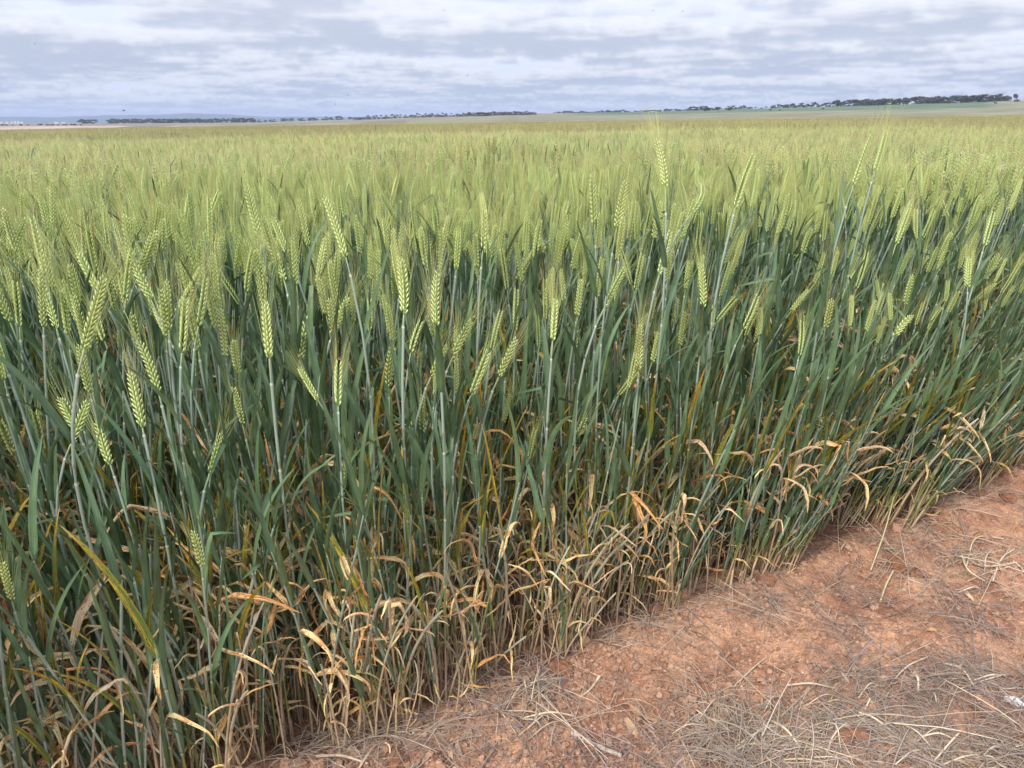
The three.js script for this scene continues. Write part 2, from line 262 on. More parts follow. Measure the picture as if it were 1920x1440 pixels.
// gives { stem, leaves: [[geometry, material, kind]], ear, awns }
function makeStalk(seed, o) {
  const r = rngOf(seed), lod = o.lod ?? 0, top = o.top, dir = o.dir.clone().normalize(), H = top.length();
  const c0 = V(0, H / 2.6, 0).add(V(o.bow?.x ?? 0, 0, o.bow?.z ?? 0)), c1 = top.clone().addScaledVector(dir, -H / 3.2);
  const curve = new THREE.CubicBezierCurve3(V(0, o.from ? 0 : -0.01, 0), c0, c1, top);
  const out = { leaves: [] };
  // stem: dead base, olive lower internode, then waxy blue-green sheaths
  const gs = new GB(), pts = [], rad = [], col = [], from = o.from ?? 0;
  const nodes = [0.06, 0.17, 0.34, 0.55, 0.76].map((x) => x + (r() - 0.5) * 0.05), R = (o.thick ?? 0.00195) * (0.85 + r() * 0.3);
  const deadTo = o.deadTo ?? 0.2, oliveTo = o.oliveTo ?? 0.42, dead = mixc(C.dead, C.deadDark, r() * 0.8), olive = jit(r, C.olive, 0.3), blue = jit(r, C.blue, 0.25);
  const add = (t, k, c) => { if (t < from) return; pts.push(curve.getPoint(t)); rad.push(k); col.push(c); };
  const colorAt = (t) => (t < deadTo ? dead : t < oliveTo ? olive : blue);
  if (lod < 2) {
    add(0.0, R * 1.1, colorAt(0));
    for (let q = 0; q < nodes.length; q++) {
      const a = nodes[q], b = nodes[q + 1] ?? 1.0, c = colorAt(a + 0.03), sheath = a < oliveTo ? c : mixc(c, C.blueLight, 0.55), end = Math.min(b - 0.02, a + (b - a) * (0.72 + r() * 0.2));
      add(a - 0.006, R * 1.05, c); add(a, R * 1.4, mixc(c, [0.12, 0.12, 0.06], 0.35)); add(a + 0.007, R * 1.25, sheath);
      if (!lod) add((a + end) / 2, R * 1.2, sheath);
      add(end, R * 1.2, sheath); if (a > deadTo) add(end + 0.004, R * 1.45, C.collar); add(end + 0.009, R * 0.85, c);
    }
    add(1.0, R * 0.7, mixc(blue, C.ear, 0.4));
  } else { add(from, R * 1.4, blue); add(1, R, blue); }
  tube(gs, pts, rad, col, lod ? 3 : 6); out.stem = gs.geo();
  // leaves at the nodes
  let phi = o.phi ?? r() * 6.28;
  for (const L of o.leaves) {
    const t = clamp(L.t + (r() - 0.5) * 0.04, 0.02, 0.97), P = curve.getPoint(t), gb = new GB(), k = L.kind;
    phi += Math.PI + (r() - 0.5) * 1.4; const az = L.phi ?? phi;
    const br = 0.82 + r() * 0.36, tone = [br * (0.94 + r() * 0.12), br, br * (0.94 + r() * 0.12)];
    if (k === 'dry') blade(gb, r, P, az, 0.4 + r() * 0.7, L.a1 ?? (1.5 + r() * 1.6), (L.len ?? 0.15) * (0.7 + r() * 0.6), (L.wid ?? 0.0105) * (0.65 + r() * 0.6), { n: lod ? 5 : 12, fold: 0.4 + r() * 0.9, rag: 0.55, twist: (r() - 0.5) * 7, tw0: (r() - 0.5) * 1.6, kink: r() < 0.6 ? (r() - 0.25) * 2.6 : 0, kinkAt: 0.15 + r() * 0.6, pw: 0.4 + r() * 2, tone });
    else blade(gb, r, P, az, L.a0 ?? (0.12 + r() * 0.22), L.a1 ?? (0.35 + r() * 0.9), (L.len ?? 0.19) * (0.75 + r() * 0.5), (L.wid ?? 0.0165) * (0.8 + r() * 0.4), { n: lod ? 4 : 10, fold: 0.3, rag: 0.05, twist: (r() - 0.5) * 1.6, tw0: (r() - 0.5) * 1.6, kink: r() < (L.fold ?? 0.08) ? 1.0 + r() * 0.8 : 0, kinkAt: 0.4 + r() * 0.3, tone });
    out.leaves.push([gb.geo(), k === 'dry' ? M.dry[[0, 2, 0, 2, 1][(r() * 5) | 0]] : k === 'rust' ? M.rust[(r() * 3) | 0] : M.green, k]);
  }
  if (o.earLen) {
    const ge = new GB(), ga = new GB(), [u0, v0] = frame(dir), spin = o.spin ?? r() * 6.28, bend = o.earBend ?? (r() - 0.5) * 0.5;
    const u = u0.clone().multiplyScalar(Math.cos(spin)).addScaledVector(v0, Math.sin(spin)), w = V().crossVectors(dir, u).normalize();
    const L = o.earLen, per = lod === 2 ? 3 : lod ? 6 : Math.round(L / 0.0088), tone = o.tone ?? 1, green = mulc(mixc(o.gold ? [0.50, 0.45, 0.20] : C.ear, C.earGreen, r() * 0.9), tone), s = (o.earWid ?? 1) * (0.78 + r() * 0.28);
    const axis = (t) => top.clone().addScaledVector(dir, L * t).addScaledVector(u0, bend * L * t * t * 0.5).addScaledVector(UP, -Math.abs(bend) * L * t * t * 0.12);
    const aCol = mulc(mixc(C.awn, C.awnGold, o.gold ? 0.4 + 0.6 * r() : lod ? r() : r() * 0.5), tone);
    for (let i = 0; i < per * 2; i++) {
      const side = i % 2 ? 1 : -1, t = (i + 0.3) / (per * 2), A = axis(t), D = axis(t + 0.05).sub(A).normalize(), tip = 1 - 0.35 * Math.max(0, t - 0.7) / 0.3, swell = 0.72 + 0.28 * Math.min(1, t * 5);
      for (const k of lod === 2 ? [0] : lod ? [-0.8, 0.8] : [-1, 0, 1]) {
        const kd = D.clone().multiplyScalar(0.88).addScaledVector(u, side * (0.36 - 0.10 * Math.abs(k))).addScaledVector(w, k * 0.37).normalize();
        const P = A.clone().addScaledVector(u, side * 0.0021 * s).addScaledVector(w, k * 0.0019 * s).addScaledVector(D, (1 - Math.abs(k)) * 0.0035);
        const tipP = kernel(ge, P, kd, V().crossVectors(kd, w).normalize(), (lod === 2 ? 0.03 : lod ? 0.017 : 0.0122) * tip * swell * s, (lod === 2 ? 0.0062 : lod ? 0.0034 : 0.0019) * tip * s, r, lod, green);
        if ((lod < 2 || i % 2 === 0) && r() < (o.awns ?? 0.34)) {
          const ad = D.clone().addScaledVector(u, side * (0.07 + r() * 0.10)).addScaledVector(w, k * (0.08 + r() * 0.08) + (r() - 0.5) * 0.05).normalize();
          const al = (o.awnLen ?? 0.10) * (0.75 + r() * 0.4) * (1 - 0.25 * t), aw = (lod === 2 ? 0.0010 : lod ? 0.00032 : 0.0003), E = tipP.clone().addScaledVector(ad, al).addScaledVector(u0, (r() - 0.5) * 0.02).add(V((r() - 0.3) * 0.012, 0, 0)), c = jit(r, aCol, 0.3);
          if (lod) { const q = V(1, 0, 0.3).cross(ad).normalize().multiplyScalar(aw), q2 = V().crossVectors(q, ad).normalize().multiplyScalar(aw); const a = ga.v(tipP.x + q.x, tipP.y + q.y, tipP.z + q.z, 0, 0, c), b = ga.v(tipP.x - q.x + q2.x, tipP.y - q.y + q2.y, tipP.z - q.z + q2.z, 0, 0, c), d = ga.v(tipP.x - q2.x, tipP.y - q2.y, tipP.z - q2.z, 0, 0, c), e = ga.v(E.x, E.y, E.z, 0, 1, c); ga.tri(a, b, e); ga.tri(b, d, e); ga.tri(d, a, e); }
          else { const m = tipP.clone().lerp(E, 0.5).addScaledVector(u, -side * 0.002); tube(ga, [tipP, m, E], [aw, aw * 0.75, aw * 0.3], c, 3, false); }
        }
      }
    }
    out.ear = ge.geo(); if (ga.p.length) out.awns = ga.geo();
  }
  return out;
}
function joined(parts) {                                 // one geometry with a group per material
  const by = new Map(), put = (g, m) => { if (!by.has(m)) by.set(m, []); by.get(m).push(g); };
  for (const s of [parts].flat()) { put(s.stem, M.stem); for (const [g, m] of s.leaves) put(g, m); if (s.ear) put(s.ear, M.ear); if (s.awns) put(s.awns, M.awn); }
  const mats = [...by.keys()];
  return [mergeGeometries(mats.map((m) => mergeGeometries(by.get(m))), true), mats];
}
const shade = (o) => o.traverse((k) => { if (k.isMesh) k.castShadow = k.receiveShadow = true; });
const taken = {};
function numbered(name) { const k = (taken[name] = (taken[name] ?? -1) + 1); return k ? `${name}_${String(k).padStart(3, '0')}` : name; }
function tag(o, label, category, group, kind) { if (label) o.userData.label = label; if (category) o.userData.category = category; if (group) o.userData.group = group; if (kind) o.userData.kind = kind; return o; }
function mesh(name, g, m, parent) { const o = new THREE.Mesh(g, m); o.name = name; (parent ?? scene).add(o); return o; }
function plantGroup(name, parts) {
  const g = new THREE.Group(); g.name = name;
  mesh('stem', parts.stem, M.stem, g);
  for (const [geo, m, k] of parts.leaves) { const l = mesh(k === 'dry' ? 'dead_leaf' : 'leaf', geo, m, g); if (k === 'rust') l.userData.label = 'leaf streaked yellow with dark rust spots'; if (k === 'dry') l.userData.label = 'dry curled tan leaf'; }
  if (parts.ear) { const e = mesh('ear', parts.ear, M.ear, g); if (parts.awns) mesh('awns', parts.awns, M.awn, e); }
  return g;
}

// ---------------------------------------------------------------- ground
function gridSheet(xs, zs, hf, cf, uvScale, mat, name) {
  const gb = new GB(), nx = xs.length;
  for (const z of zs) for (const x of xs) gb.v(x, hf(x, z), z, x / uvScale, z / uvScale, cf(x, z));
  for (let j = 0; j + 1 < zs.length; j++) for (let i = 0; i + 1 < nx; i++) { const a = j * nx + i; gb.quad(a, a + nx, a + nx + 1, a + 1); }
  const o = mesh(name, gb.geo(), mat); o.userData.kind = 'structure'; return o;
}
function spread(lo, hi, fineLo, fineHi, step) {          // fine spacing in the middle, widening outwards
  const a = []; for (let x = fineLo; x <= fineHi; x += step) a.push(x);
  let s = step * 1.3; for (let x = fineHi + s; x < hi; s *= 1.22, x += s) a.push(x); a.push(hi);
  s = step * 1.3; const b = []; for (let x = fineLo - s; x > lo; s *= 1.22, x -= s) b.push(x); b.push(lo);
  return [...b.reverse(), ...a];
}
gridSheet(spread(-75, 75, -1.1, 2.9, 0.0105), spread(-75, 30, -3.6, -0.85, 0.0105), nearGround, () => [1, 1, 1], 0.9, M.soil, 'ground');
{ // the plain and paddocks out to the horizon
  const gb = new GB(), az = [], rs = [];
  for (let a = -180; a < 180; a += Math.abs(a) < 52 ? 0.3 : 4) az.push(a * Math.PI / 180); az.push(Math.PI);
  for (let d = 62; d < 6600; d *= 1.022) rs.push(d);
  const cols = (x, z) => {
    const p = bearingOf(x, z), d = -z; if (d < 40) return [0.36, 0.33, 0.2];
    const D = table(DIST_LAND, p), f = d / D, n = fbm(x * 0.013 + 50, z * 0.006, 4, 300);
    let c = mixc([0.30, 0.31, 0.17], [0.38, 0.36, 0.22], n);
    c = mixc(c, mixc([0.13, 0.22, 0.10], [0.16, 0.24, 0.12], n), smooth(1010, 1120, p) * smooth(0.60, 0.66, f + (n - 0.5) * 0.05) * smooth(1.06, 1.0, f) * smooth(1880, 1830, p));
    c = mixc(c, [0.36, 0.30, 0.20], smooth(640, 740, p) * smooth(1080, 1010, p) * smooth(0.75, 0.8, f));
    if (p < 760) {
      c = mixc(c, [0.27, 0.23, 0.17], smooth(0.30, 0.36, n) * smooth(0.55, 0.42, f) * 0.8);
      const bare = fbm(p * 0.011 + 9, d * 0.011, 3, 310);
      c = mixc(c, [0.66, 0.50, 0.42], smooth(0.46, 0.54, bare) * smooth(190, 215, d) * smooth(560, 470, d) * smooth(760, 500, p));
      c = mixc(c, [0.70, 0.54, 0.46], smooth(230, 190, p) * smooth(250, 270, d) * smooth(420, 380, d));
    }
    return c;
  };
  for (const d of rs) for (const a of az) { const x = Math.sin(a) * d, z = -Math.cos(a) * d; gb.v(x, farGround(x, z) - (d < 76 ? 0.05 : 0), z, x / 90, z / 90, cols(x, z)); }
  for (let j = 0; j + 1 < rs.length; j++) for (let i = 0; i + 1 < az.length; i++) { const a = j * az.length + i; gb.quad(a, a + 1, a + az.length + 1, a + az.length); }
  mesh('plain', gb.geo(), M.land).userData.kind = 'structure';
}
{ // blue hills far off to the left
  const rows = [[-700, 216], [-300, 219], [0, 219], [110, 219.2], [200, 217], [255, 215], [300, 214.6], [360, 212.8], [440, 215.5], [500, 218], [600, 219], [720, 219.5], [860, 224], [980, 232]];
  const gb = new GB(), N = 260, Z = 5600; let prev = null;
  for (let k = 0; k <= N; k++) {
    const p = -700 + 1680 * k / N, s = (p - 960) / FPX / 1.058, top = EYE + (222 - table(rows, p)) * M_PER_ROW * Z + 9 * (fbm(p * 0.02, 1, 4, 320) - 0.5), ring = [];
    [[-1400, -60], [-700, 0.45], [-250, 0.85], [0, 1], [300, 0.9], [900, 0.4], [1600, -60]].forEach(([dz, f], q) => { const zz = Z - 0 + dz + 300 * (fbm(p * 0.01, q * 3.1, 3, 330) - 0.5); ring.push(gb.v(s * (Z + dz), f < 0 ? -70 : lerp(-40, top, f), -zz, 0, 0, [1, 1, 1])); });
    if (prev) for (let q = 0; q + 1 < ring.length; q++) gb.quad(prev[q], ring[q], ring[q + 1], prev[q + 1]);
    prev = ring;
  }
  mesh('hills', gb.geo(), M.hill).userData.kind = 'structure';
}

// ---------------------------------------------------------------- trees of the paddocks, each one its own
function treeParts(seed, H, W, kind) {                   // kind: 'gum' open umbrella crown, 'round' bush-like
  const r = rngOf(seed), gt = new GB(), gc = new GB(), limbs = [], trunkTo = kind === 'gum' ? 0.45 : 0.22;
  const T0 = V((r() - 0.5) * 0.1 * H, H * trunkTo, (r() - 0.5) * 0.1 * H);
  tube(gt, [V(0, -0.4, 0), T0.clone().multiplyScalar(0.5), T0], [H * 0.028, H * 0.022, H * 0.016], [1, 1, 1], 6);
  const nL = kind === 'gum' ? 8 : 13;
  for (let k = 0; k < nL; k++) {
    const a = k / nL * 6.28 + r(), q = 0.25 + 0.75 * Math.sqrt(r()), E = V(Math.cos(a) * W * 0.42 * q, H * (kind === 'gum' ? 0.5 + r() * 0.42 : 0.04 + r() * 0.86), Math.sin(a) * W * 0.42 * q);
    tube(gt, [T0, T0.clone().lerp(E, 0.5).add(V(0, H * 0.03, 0)), E], [H * 0.012, H * 0.008, H * 0.004], [1, 1, 1], 4); limbs.push(E);
  }
  limbs.push(V(0, H * 0.9, 0));
  for (const E of limbs) {
    const rx = W * (0.16 + r() * 0.13), ry = H * (kind === 'gum' ? 0.06 + r() * 0.06 : 0.11 + r() * 0.07);
    for (let k = 0; k < 84; k++) {
      const d = V(r() - 0.5, r() - 0.5, r() - 0.5).normalize(), q = Math.cbrt(r()), P = V(E.x + d.x * rx * q, E.y + d.y * ry * q, E.z + d.z * rx * q), s = H * (0.045 + r() * 0.045);
      const a = V(r() - 0.5, r() - 0.5, r() - 0.5).normalize().multiplyScalar(s), b = V().crossVectors(a, d).normalize().multiplyScalar(s * 0.7);
      gc.tri(gc.v(P.x + a.x, P.y + a.y, P.z + a.z, 0, 0, [1, 1, 1]), gc.v(P.x + b.x, P.y + b.y, P.z + b.z, 0, 0, [1, 1, 1]), gc.v(P.x - a.x * 0.6 - b.x, P.y - a.y * 0.6 - b.y, P.z - a.z * 0.6 - b.z, 0, 0, [1, 1, 1]));
    }
  }
  return [gt.geo(), gc.geo()];
}
const treeKinds = {};
for (const kind of ['gum', 'round']) treeKinds[kind] = [0, 1, 2, 3, 4, 5].map((k) => { const [t, c] = treeParts(500 + k * 7 + (kind === 'gum' ? 0 : 90), 1, kind === 'gum' ? 0.95 : 1.15, kind); const g = new THREE.Group(); mesh('trunk', t, M.trunk, g); mesh('crown', c, M.crown, g); return g; });
const treeRng = rngOf(4242);
function tree(name, label, px, d, H, kind, group, wide = 1) {
  const src = treeKinds[kind][(treeRng() * 6) | 0], o = src.clone(), x = (px - 960) / FPX / 1.058 * d;
  o.name = numbered(name); o.position.set(x, farGround(x, -d) - (kind === 'round' ? 0.1 : 0.02) * H, -d); o.rotation.y = treeRng() * 6.28; o.scale.set(H * wide, H, H * wide);
  tag(o, label, name === 'shrub' ? 'shrub' : 'tree', group); scene.add(o); return o;
}
const hPx = (px, d) => px * M_PER_ROW * d;
for (let p = 1446; p < 1886;) {                           // long row along the right-hand rise
  const d = table(DIST_LAND, p) * (0.99 + treeRng() * 0.10), big = 7.5 + 6.5 * smooth(1440, 1700, p) - 2 * smooth(1830, 1886, p);
  tree('gum_tree', 'dark gum tree in the long row along the right-hand rise', p, d, hPx(big * (0.72 + treeRng() * 0.5), d), treeRng() < 0.25 ? 'gum' : 'round', 'gum trees in the row on the right-hand rise', 0.9 + treeRng() * 0.5);
  p += 3.2 + treeRng() * 4.8;
}
tree('gum_tree', 'flat-topped gum tree standing alone in front of the long tree row', 1568, 560, hPx(17, 560), 'gum', null, 0.6);
tree('gum_tree', 'gum tree standing alone past the right end of the long row', 1896, 600, hPx(14, 600), 'gum', null, 0.8);
tree('shrub', 'low round shrub under the lone tree at the right end', 1900, 585, hPx(5, 585), 'round', null, 1.8);
for (const [p, h, l] of [[1443, 3, 'small shrub left of the others in the green paddock'], [1461, 3, 'small shrub in the green paddock, second from the left'], [1541, 3.5, 'round shrub in the green paddock near the flat-topped tree'], [1862, 4, 'lone small shrub in the pale paddock on the right']]) tree('shrub', l, p, 545, hPx(h, 545), 'round', null, 1.5);
for (const [p, h, k, l] of [[1324, 8, 'round', 'broad dark bush beside the pale paddock right of the tall awns'], [1366, 5, 'round', 'low wide bush between the broad bush and the tree clump'], [1345, 7, 'gum', 'small tree just behind the broad dark bush'], [1392, 9, 'gum', 'small upright tree right of the little clump']]) tree(k === 'gum' ? 'gum_tree' : 'shrub', l, p, 700, hPx(h, 700), k, null, 1.5);
for (let p = 1040; p < 1446;) {                           // thin line in the middle distance
  const d = table(DIST_LAND, p) * (1.0 + treeRng() * 0.12), b = 4.5 + 3.5 * smooth(1280, 1310, p) * smooth(1400, 1370, p);
  tree('gum_tree', 'small dark tree in the thin line across the middle distance', p, d, hPx(b * (0.6 + treeRng() * 0.7), d), treeRng() < 0.3 ? 'gum' : 'round', 'trees in the thin line across the middle distance', 1.3 + treeRng() * 0.6);
  p += (p > 1300 ? 9 : 4.2) * (0.6 + treeRng() * 1.0);
}
for (let p = 916; p < 1004; p += 3.4 + treeRng() * 2.4) { const d = table(DIST_LAND, p) * (0.80 + treeRng() * 0.04); tree('gum_tree', 'dark tree in the dense clump at the centre of the horizon', p, d, hPx((7.5 - 3 * smooth(980, 1004, p)) * (0.8 + treeRng() * 0.4), d), 'round', 'trees in the dense clump at the centre of the horizon', 1.1); }
for (let p = 665; p < 920;) { const d = table(DIST_LAND, p) * (0.74 + treeRng() * 0.05); tree('gum_tree', 'dark tree at the foot of the pale slope left of centre', p, d, hPx((4.6 + 3 * smooth(850, 900, p)) * (0.7 + treeRng() * 0.6), d), 'round', 'trees at the foot of the pale slope', 1.3 + treeRng() * 0.4); p += 4 + treeRng() * 5; }
for (let p = 690; p < 960;) { const d = table(DIST_LAND, p) * (0.96 + treeRng() * 0.06); tree('gum_tree', 'tiny tree on the skyline of the pale slope left of centre', p, d, hPx(4.6 * (0.6 + treeRng() * 0.8), d), treeRng() < 0.6 ? 'gum' : 'round', 'trees on the skyline of the pale slope', 1.1); p += 4.5 + treeRng() * 8; }
for (let p = 147; p < 478;) { const d = 1120 + treeRng() * 40, gap = p > 180 && p < 198; if (!gap) tree('gum_tree', 'dark tree in the straight windbreak row below the blue hills', p, d, hPx(8.6 * (0.78 + treeRng() * 0.42), d), treeRng() < 0.25 ? 'gum' : 'round', 'trees in the windbreak row below the blue hills', 1.0 + treeRng() * 0.3); p += 3.6 + treeRng() * 3.4; }
for (let p = 486; p < 668;) { const d = 1250 + treeRng() * 130; tree('gum_tree', 'scattered hazy tree between the windbreak and the pale slope', p, d, hPx(6.2 * (0.6 + treeRng() * 0.7), d), 'round', 'scattered trees between the windbreak and the pale slope', 1.4); p += 5 + treeRng() * 11; }
for (let p = 2; p < 150;) { const d = 520 + treeRng() * 30; tree('shrub', 'low dark shrub beside the strip of bare pink soil', p, d, hPx(2.6 * (0.7 + treeRng() * 0.6), d), 'round', 'shrubs beside the bare pink strip at the left', 1.8); p += 5 + treeRng() * (p > 20 && p < 55 ? 16 : 7); }
{ // white farm buildings far off at the left edge
  const spots = [[1, 9, 4, 'long low white shed at the far left edge'], [12, 7, 4.5, 'white shed second from the left edge'], [21, 5, 5, 'narrow white shed among the far buildings'], [27.5, 4, 8, 'tallest white block among the far buildings'], [33.5, 4.5, 7.5, 'white block right of the tallest one'], [40, 5, 5, 'white shed at the right end of the far cluster'], [105, 9, 3, 'pale shed apart from the cluster, further right'], [118, 7, 3, 'small pale shed beside the other apart from the cluster']];
  for (const [p, w, h, l] of spots) {
    const d = 2300, g = new THREE.Group(), W = w * M_PER_ROW * d, Hh = h * 0.5 * M_PER_ROW * d, x = (p - 960) / FPX / 1.058 * d;
    g.name = numbered('white_shed'); g.position.set(x, EYE + (222 - 231) * M_PER_ROW * d, -d);
    const b = new THREE.BoxGeometry(W, Hh + 8, W * 0.7); b.translate(0, (Hh - 8) / 2, 0); mesh('wall', b, M.shed, g);
    const s = new THREE.Shape(); s.moveTo(-W * 0.4, 0); s.lineTo(W * 0.4, 0); s.lineTo(0, W * 0.10); s.closePath();
    const rf = new THREE.ExtrudeGeometry(s, { depth: W * 1.06, bevelEnabled: false }); rf.translate(0, 0, -W * 0.53); rf.rotateY(Math.PI / 2); rf.translate(0, Hh, 0); mesh('roof', rf, M.shedRoof, g);
    tag(g, l, 'shed', 'white farm buildings far off at the left'); scene.add(g);
  }
}

// ---------------------------------------------------------------- prototypes of the crop
const rp = rngOf(99);
function stalkSpec(seed, lod = 0, extra = {}) {
  const r = rngOf(seed * 31 + 5), late = extra.late ?? 0, h = (extra.h ?? 0.95) + (r() - 0.5) * 0.07, a = r() * 6.28, lean = (0.02 + r() * 0.07), nod = (r() < 0.2 ? 0.45 : 0.16) * (0.3 + r());
  const top = V(Math.cos(a) * lean, h, Math.sin(a) * lean), da = a + (r() - 0.5) * 1.2, dir = V(Math.cos(da) * Math.sin(nod), Math.cos(nod), Math.sin(da) * Math.sin(nod));
  const leaves = [];
  leaves.push({ t: 0.88, kind: 'green', len: 0.19, a0: 0.06 + r() * 0.2, a1: 0.2 + r() * 0.9 });
  leaves.push({ t: 0.66, kind: 'green', len: 0.23, a1: 0.3 + r() * 1.1, wid: 0.0135 });
  leaves.push({ t: 0.47, kind: r() < 0.62 ? 'rust' : 'green', len: 0.21, a1: 0.5 + r() * 1.3 });
  if (!extra.topOnly) {
    leaves.push({ t: 0.38, kind: r() < 0.5 ? 'rust' : 'green', len: 0.2 });
    if (r() < 0.72) leaves.push({ t: 0.48 + r() * 0.16, kind: r() < 0.62 ? 'dry' : 'rust', len: 0.2, wid: 0.0125 });
    if (r() < 0.9) leaves.push({ t: 0.36, kind: r() < 0.78 ? 'dry' : 'rust', len: 0.19, wid: 0.0125 });
    if (r() < 0.8) leaves.push({ t: 0.24, kind: 'dry', len: 0.15 });
  }
  return { lod, top, dir, leaves, earLen: (extra.ear ?? 0.098) * (0.8 + r() * 0.35), bow: V((r() - 0.5) * 0.06, 0, (r() - 0.5) * 0.06), deadTo: 0.05 + r() * 0.13, oliveTo: 0.22 + r() * 0.2, ...extra };
}
const stalks = [], leafy = [], lateStalks = [], tillers = [], strawBits = [];
for (let k = 0; k < 34; k++) stalks.push(makeStalk(1000 + k, stalkSpec(k)));
for (let k = 0; k < 20; k++) { const s = stalkSpec(400 + k, 0, { h: 0.70 }), r = rngOf(4700 + k); s.earLen = 0; s.leaves = [{ t: 0.95, kind: 'green' }, { t: 0.82, kind: 'green' }, { t: 0.72, kind: r() < 0.5 ? 'rust' : r() < 0.4 ? 'dry' : 'green', wid: 0.015 }, { t: 0.62, kind: r() < 0.55 ? 'rust' : 'dry', len: 0.2, wid: 0.014 }, { t: 0.5 + r() * 0.2, kind: 'dry', len: 0.21, wid: 0.0155, a1: 2 + r() }, { t: 0.36, kind: 'dry', len: 0.17, wid: 0.013 }, { t: 0.42 + r() * 0.2, kind: r() < 0.7 ? 'dry' : 'rust', len: 0.15, wid: 0.011 }, { t: 0.16, kind: 'dry', len: 0.11, wid: 0.009 }, ...(r() < 0.6 ? [{ t: 0.24, kind: 'green' }] : [])]; for (const l of s.leaves) if (l.kind !== 'dry') { l.a0 = 0.05 + r() * 0.2; l.a1 = 0.15 + r() * 0.75; l.len = 0.2 + r() * 0.06; } leafy.push(makeStalk(1400 + k, s)); }
for (let k = 0; k < 12; k++) { const s = stalkSpec(200 + k, 0, { h: 0.66, ear: 0.078 }); s.leaves = s.leaves.filter((l, i) => i !== 4); lateStalks.push(makeStalk(1200 + k, s)); }
for (let k = 0; k < 14; k++) { // short green tillers without ears
  const r = rngOf(2300 + k), h = 0.20 + r() * 0.2, a = r() * 6.28, L = []; const n = 3 + (r() * 2 | 0);
  for (let q = 0; q < n; q++) L.push({ t: 0.3 + 0.66 * q / (n - 1), kind: r() < 0.12 ? 'rust' : 'green', len: 0.15 + r() * 0.06, wid: 0.0095, a0: 0.10 + r() * 0.2, a1: 0.25 + r() * 0.6 });
  if (r() < 0.5) L.push({ t: 0.15, kind: 'dry', len: 0.10, wid: 0.006 });
  tillers.push(makeStalk(2400 + k, { top: V(Math.cos(a) * 0.05, h, Math.sin(a) * 0.05), dir: V(Math.cos(a) * 0.2, 1, Math.sin(a) * 0.2), leaves: L, deadTo: 0.16, oliveTo: 0.3, thick: 0.0016 }));
}
for (let k = 0; k < 14; k++) { // dead tillers: thin brown-grey stems with curled dry leaves
  const r = rngOf(2700 + k), h = 0.10 + r() * 0.26, a = r() * 6.28, ln = 0.01 + r() * 0.06, L = [];
  for (let q = 0; q < 1 + r() * 2; q++) L.push({ t: 0.2 + 0.75 * r(), kind: 'dry', len: 0.03 + r() * 0.06, wid: 0.003 + r() * 0.004, a1: 0.8 + r() * 2.4 });
  strawBits.push(makeStalk(2800 + k, { top: V(Math.cos(a) * ln, h, Math.sin(a) * ln), dir: V(Math.cos(a) * 0.6, 1, Math.sin(a) * 0.6), leaves: L, deadTo: 2, thick: 0.0013 + r() * 0.0007 }));
}

// ---------------------------------------------------------------- landmark stalks: ears one can point to
const LAND_NAMES = ['the tallest ear', 'the bowed ear', 'the long ear leaning right', 'the left tall awned ear', 'the right tall awned ear', 'the free upright ear', 'the plump tilted ear', 'the long left-leaning ear', 'the plump ear leaning left', 'the slim left-leaning ear', 'the short bright ear', 'the fan-awned centre ear', 'the clear pale ear', 'the low straight ear', 'the bright ear under the bow', 'the bright upright ear', 'the leftmost low tilted ear', 'the lowest curved centre ear', 'the middle low tilted ear', 'the rightmost low tilted ear', 'the ear by the yellow leaf', 'the bright plump left ear', 'the plump upright left ear', 'the ear beside the plump upright one', 'the steep left-leaning ear', 'the long ear by the left edge', 'the plump ear by the left edge', 'the long low left ear', 'the small low left ear', 'the right ear of the crossed pair', 'the left ear of the crossed pair', 'the lowest left ear', 'the ear by the broad leaf', 'the ear by the dark leaf', 'the small low right ear', 'the tilted right-half ear', 'the high right-third ear', 'the small upright right ear', 'the ear by the right edge', 'the short centre-left ear', 'the tall centre-left ear', 'the ear left of centre', 'the ear in the dark gap', 'the ear above centre'];
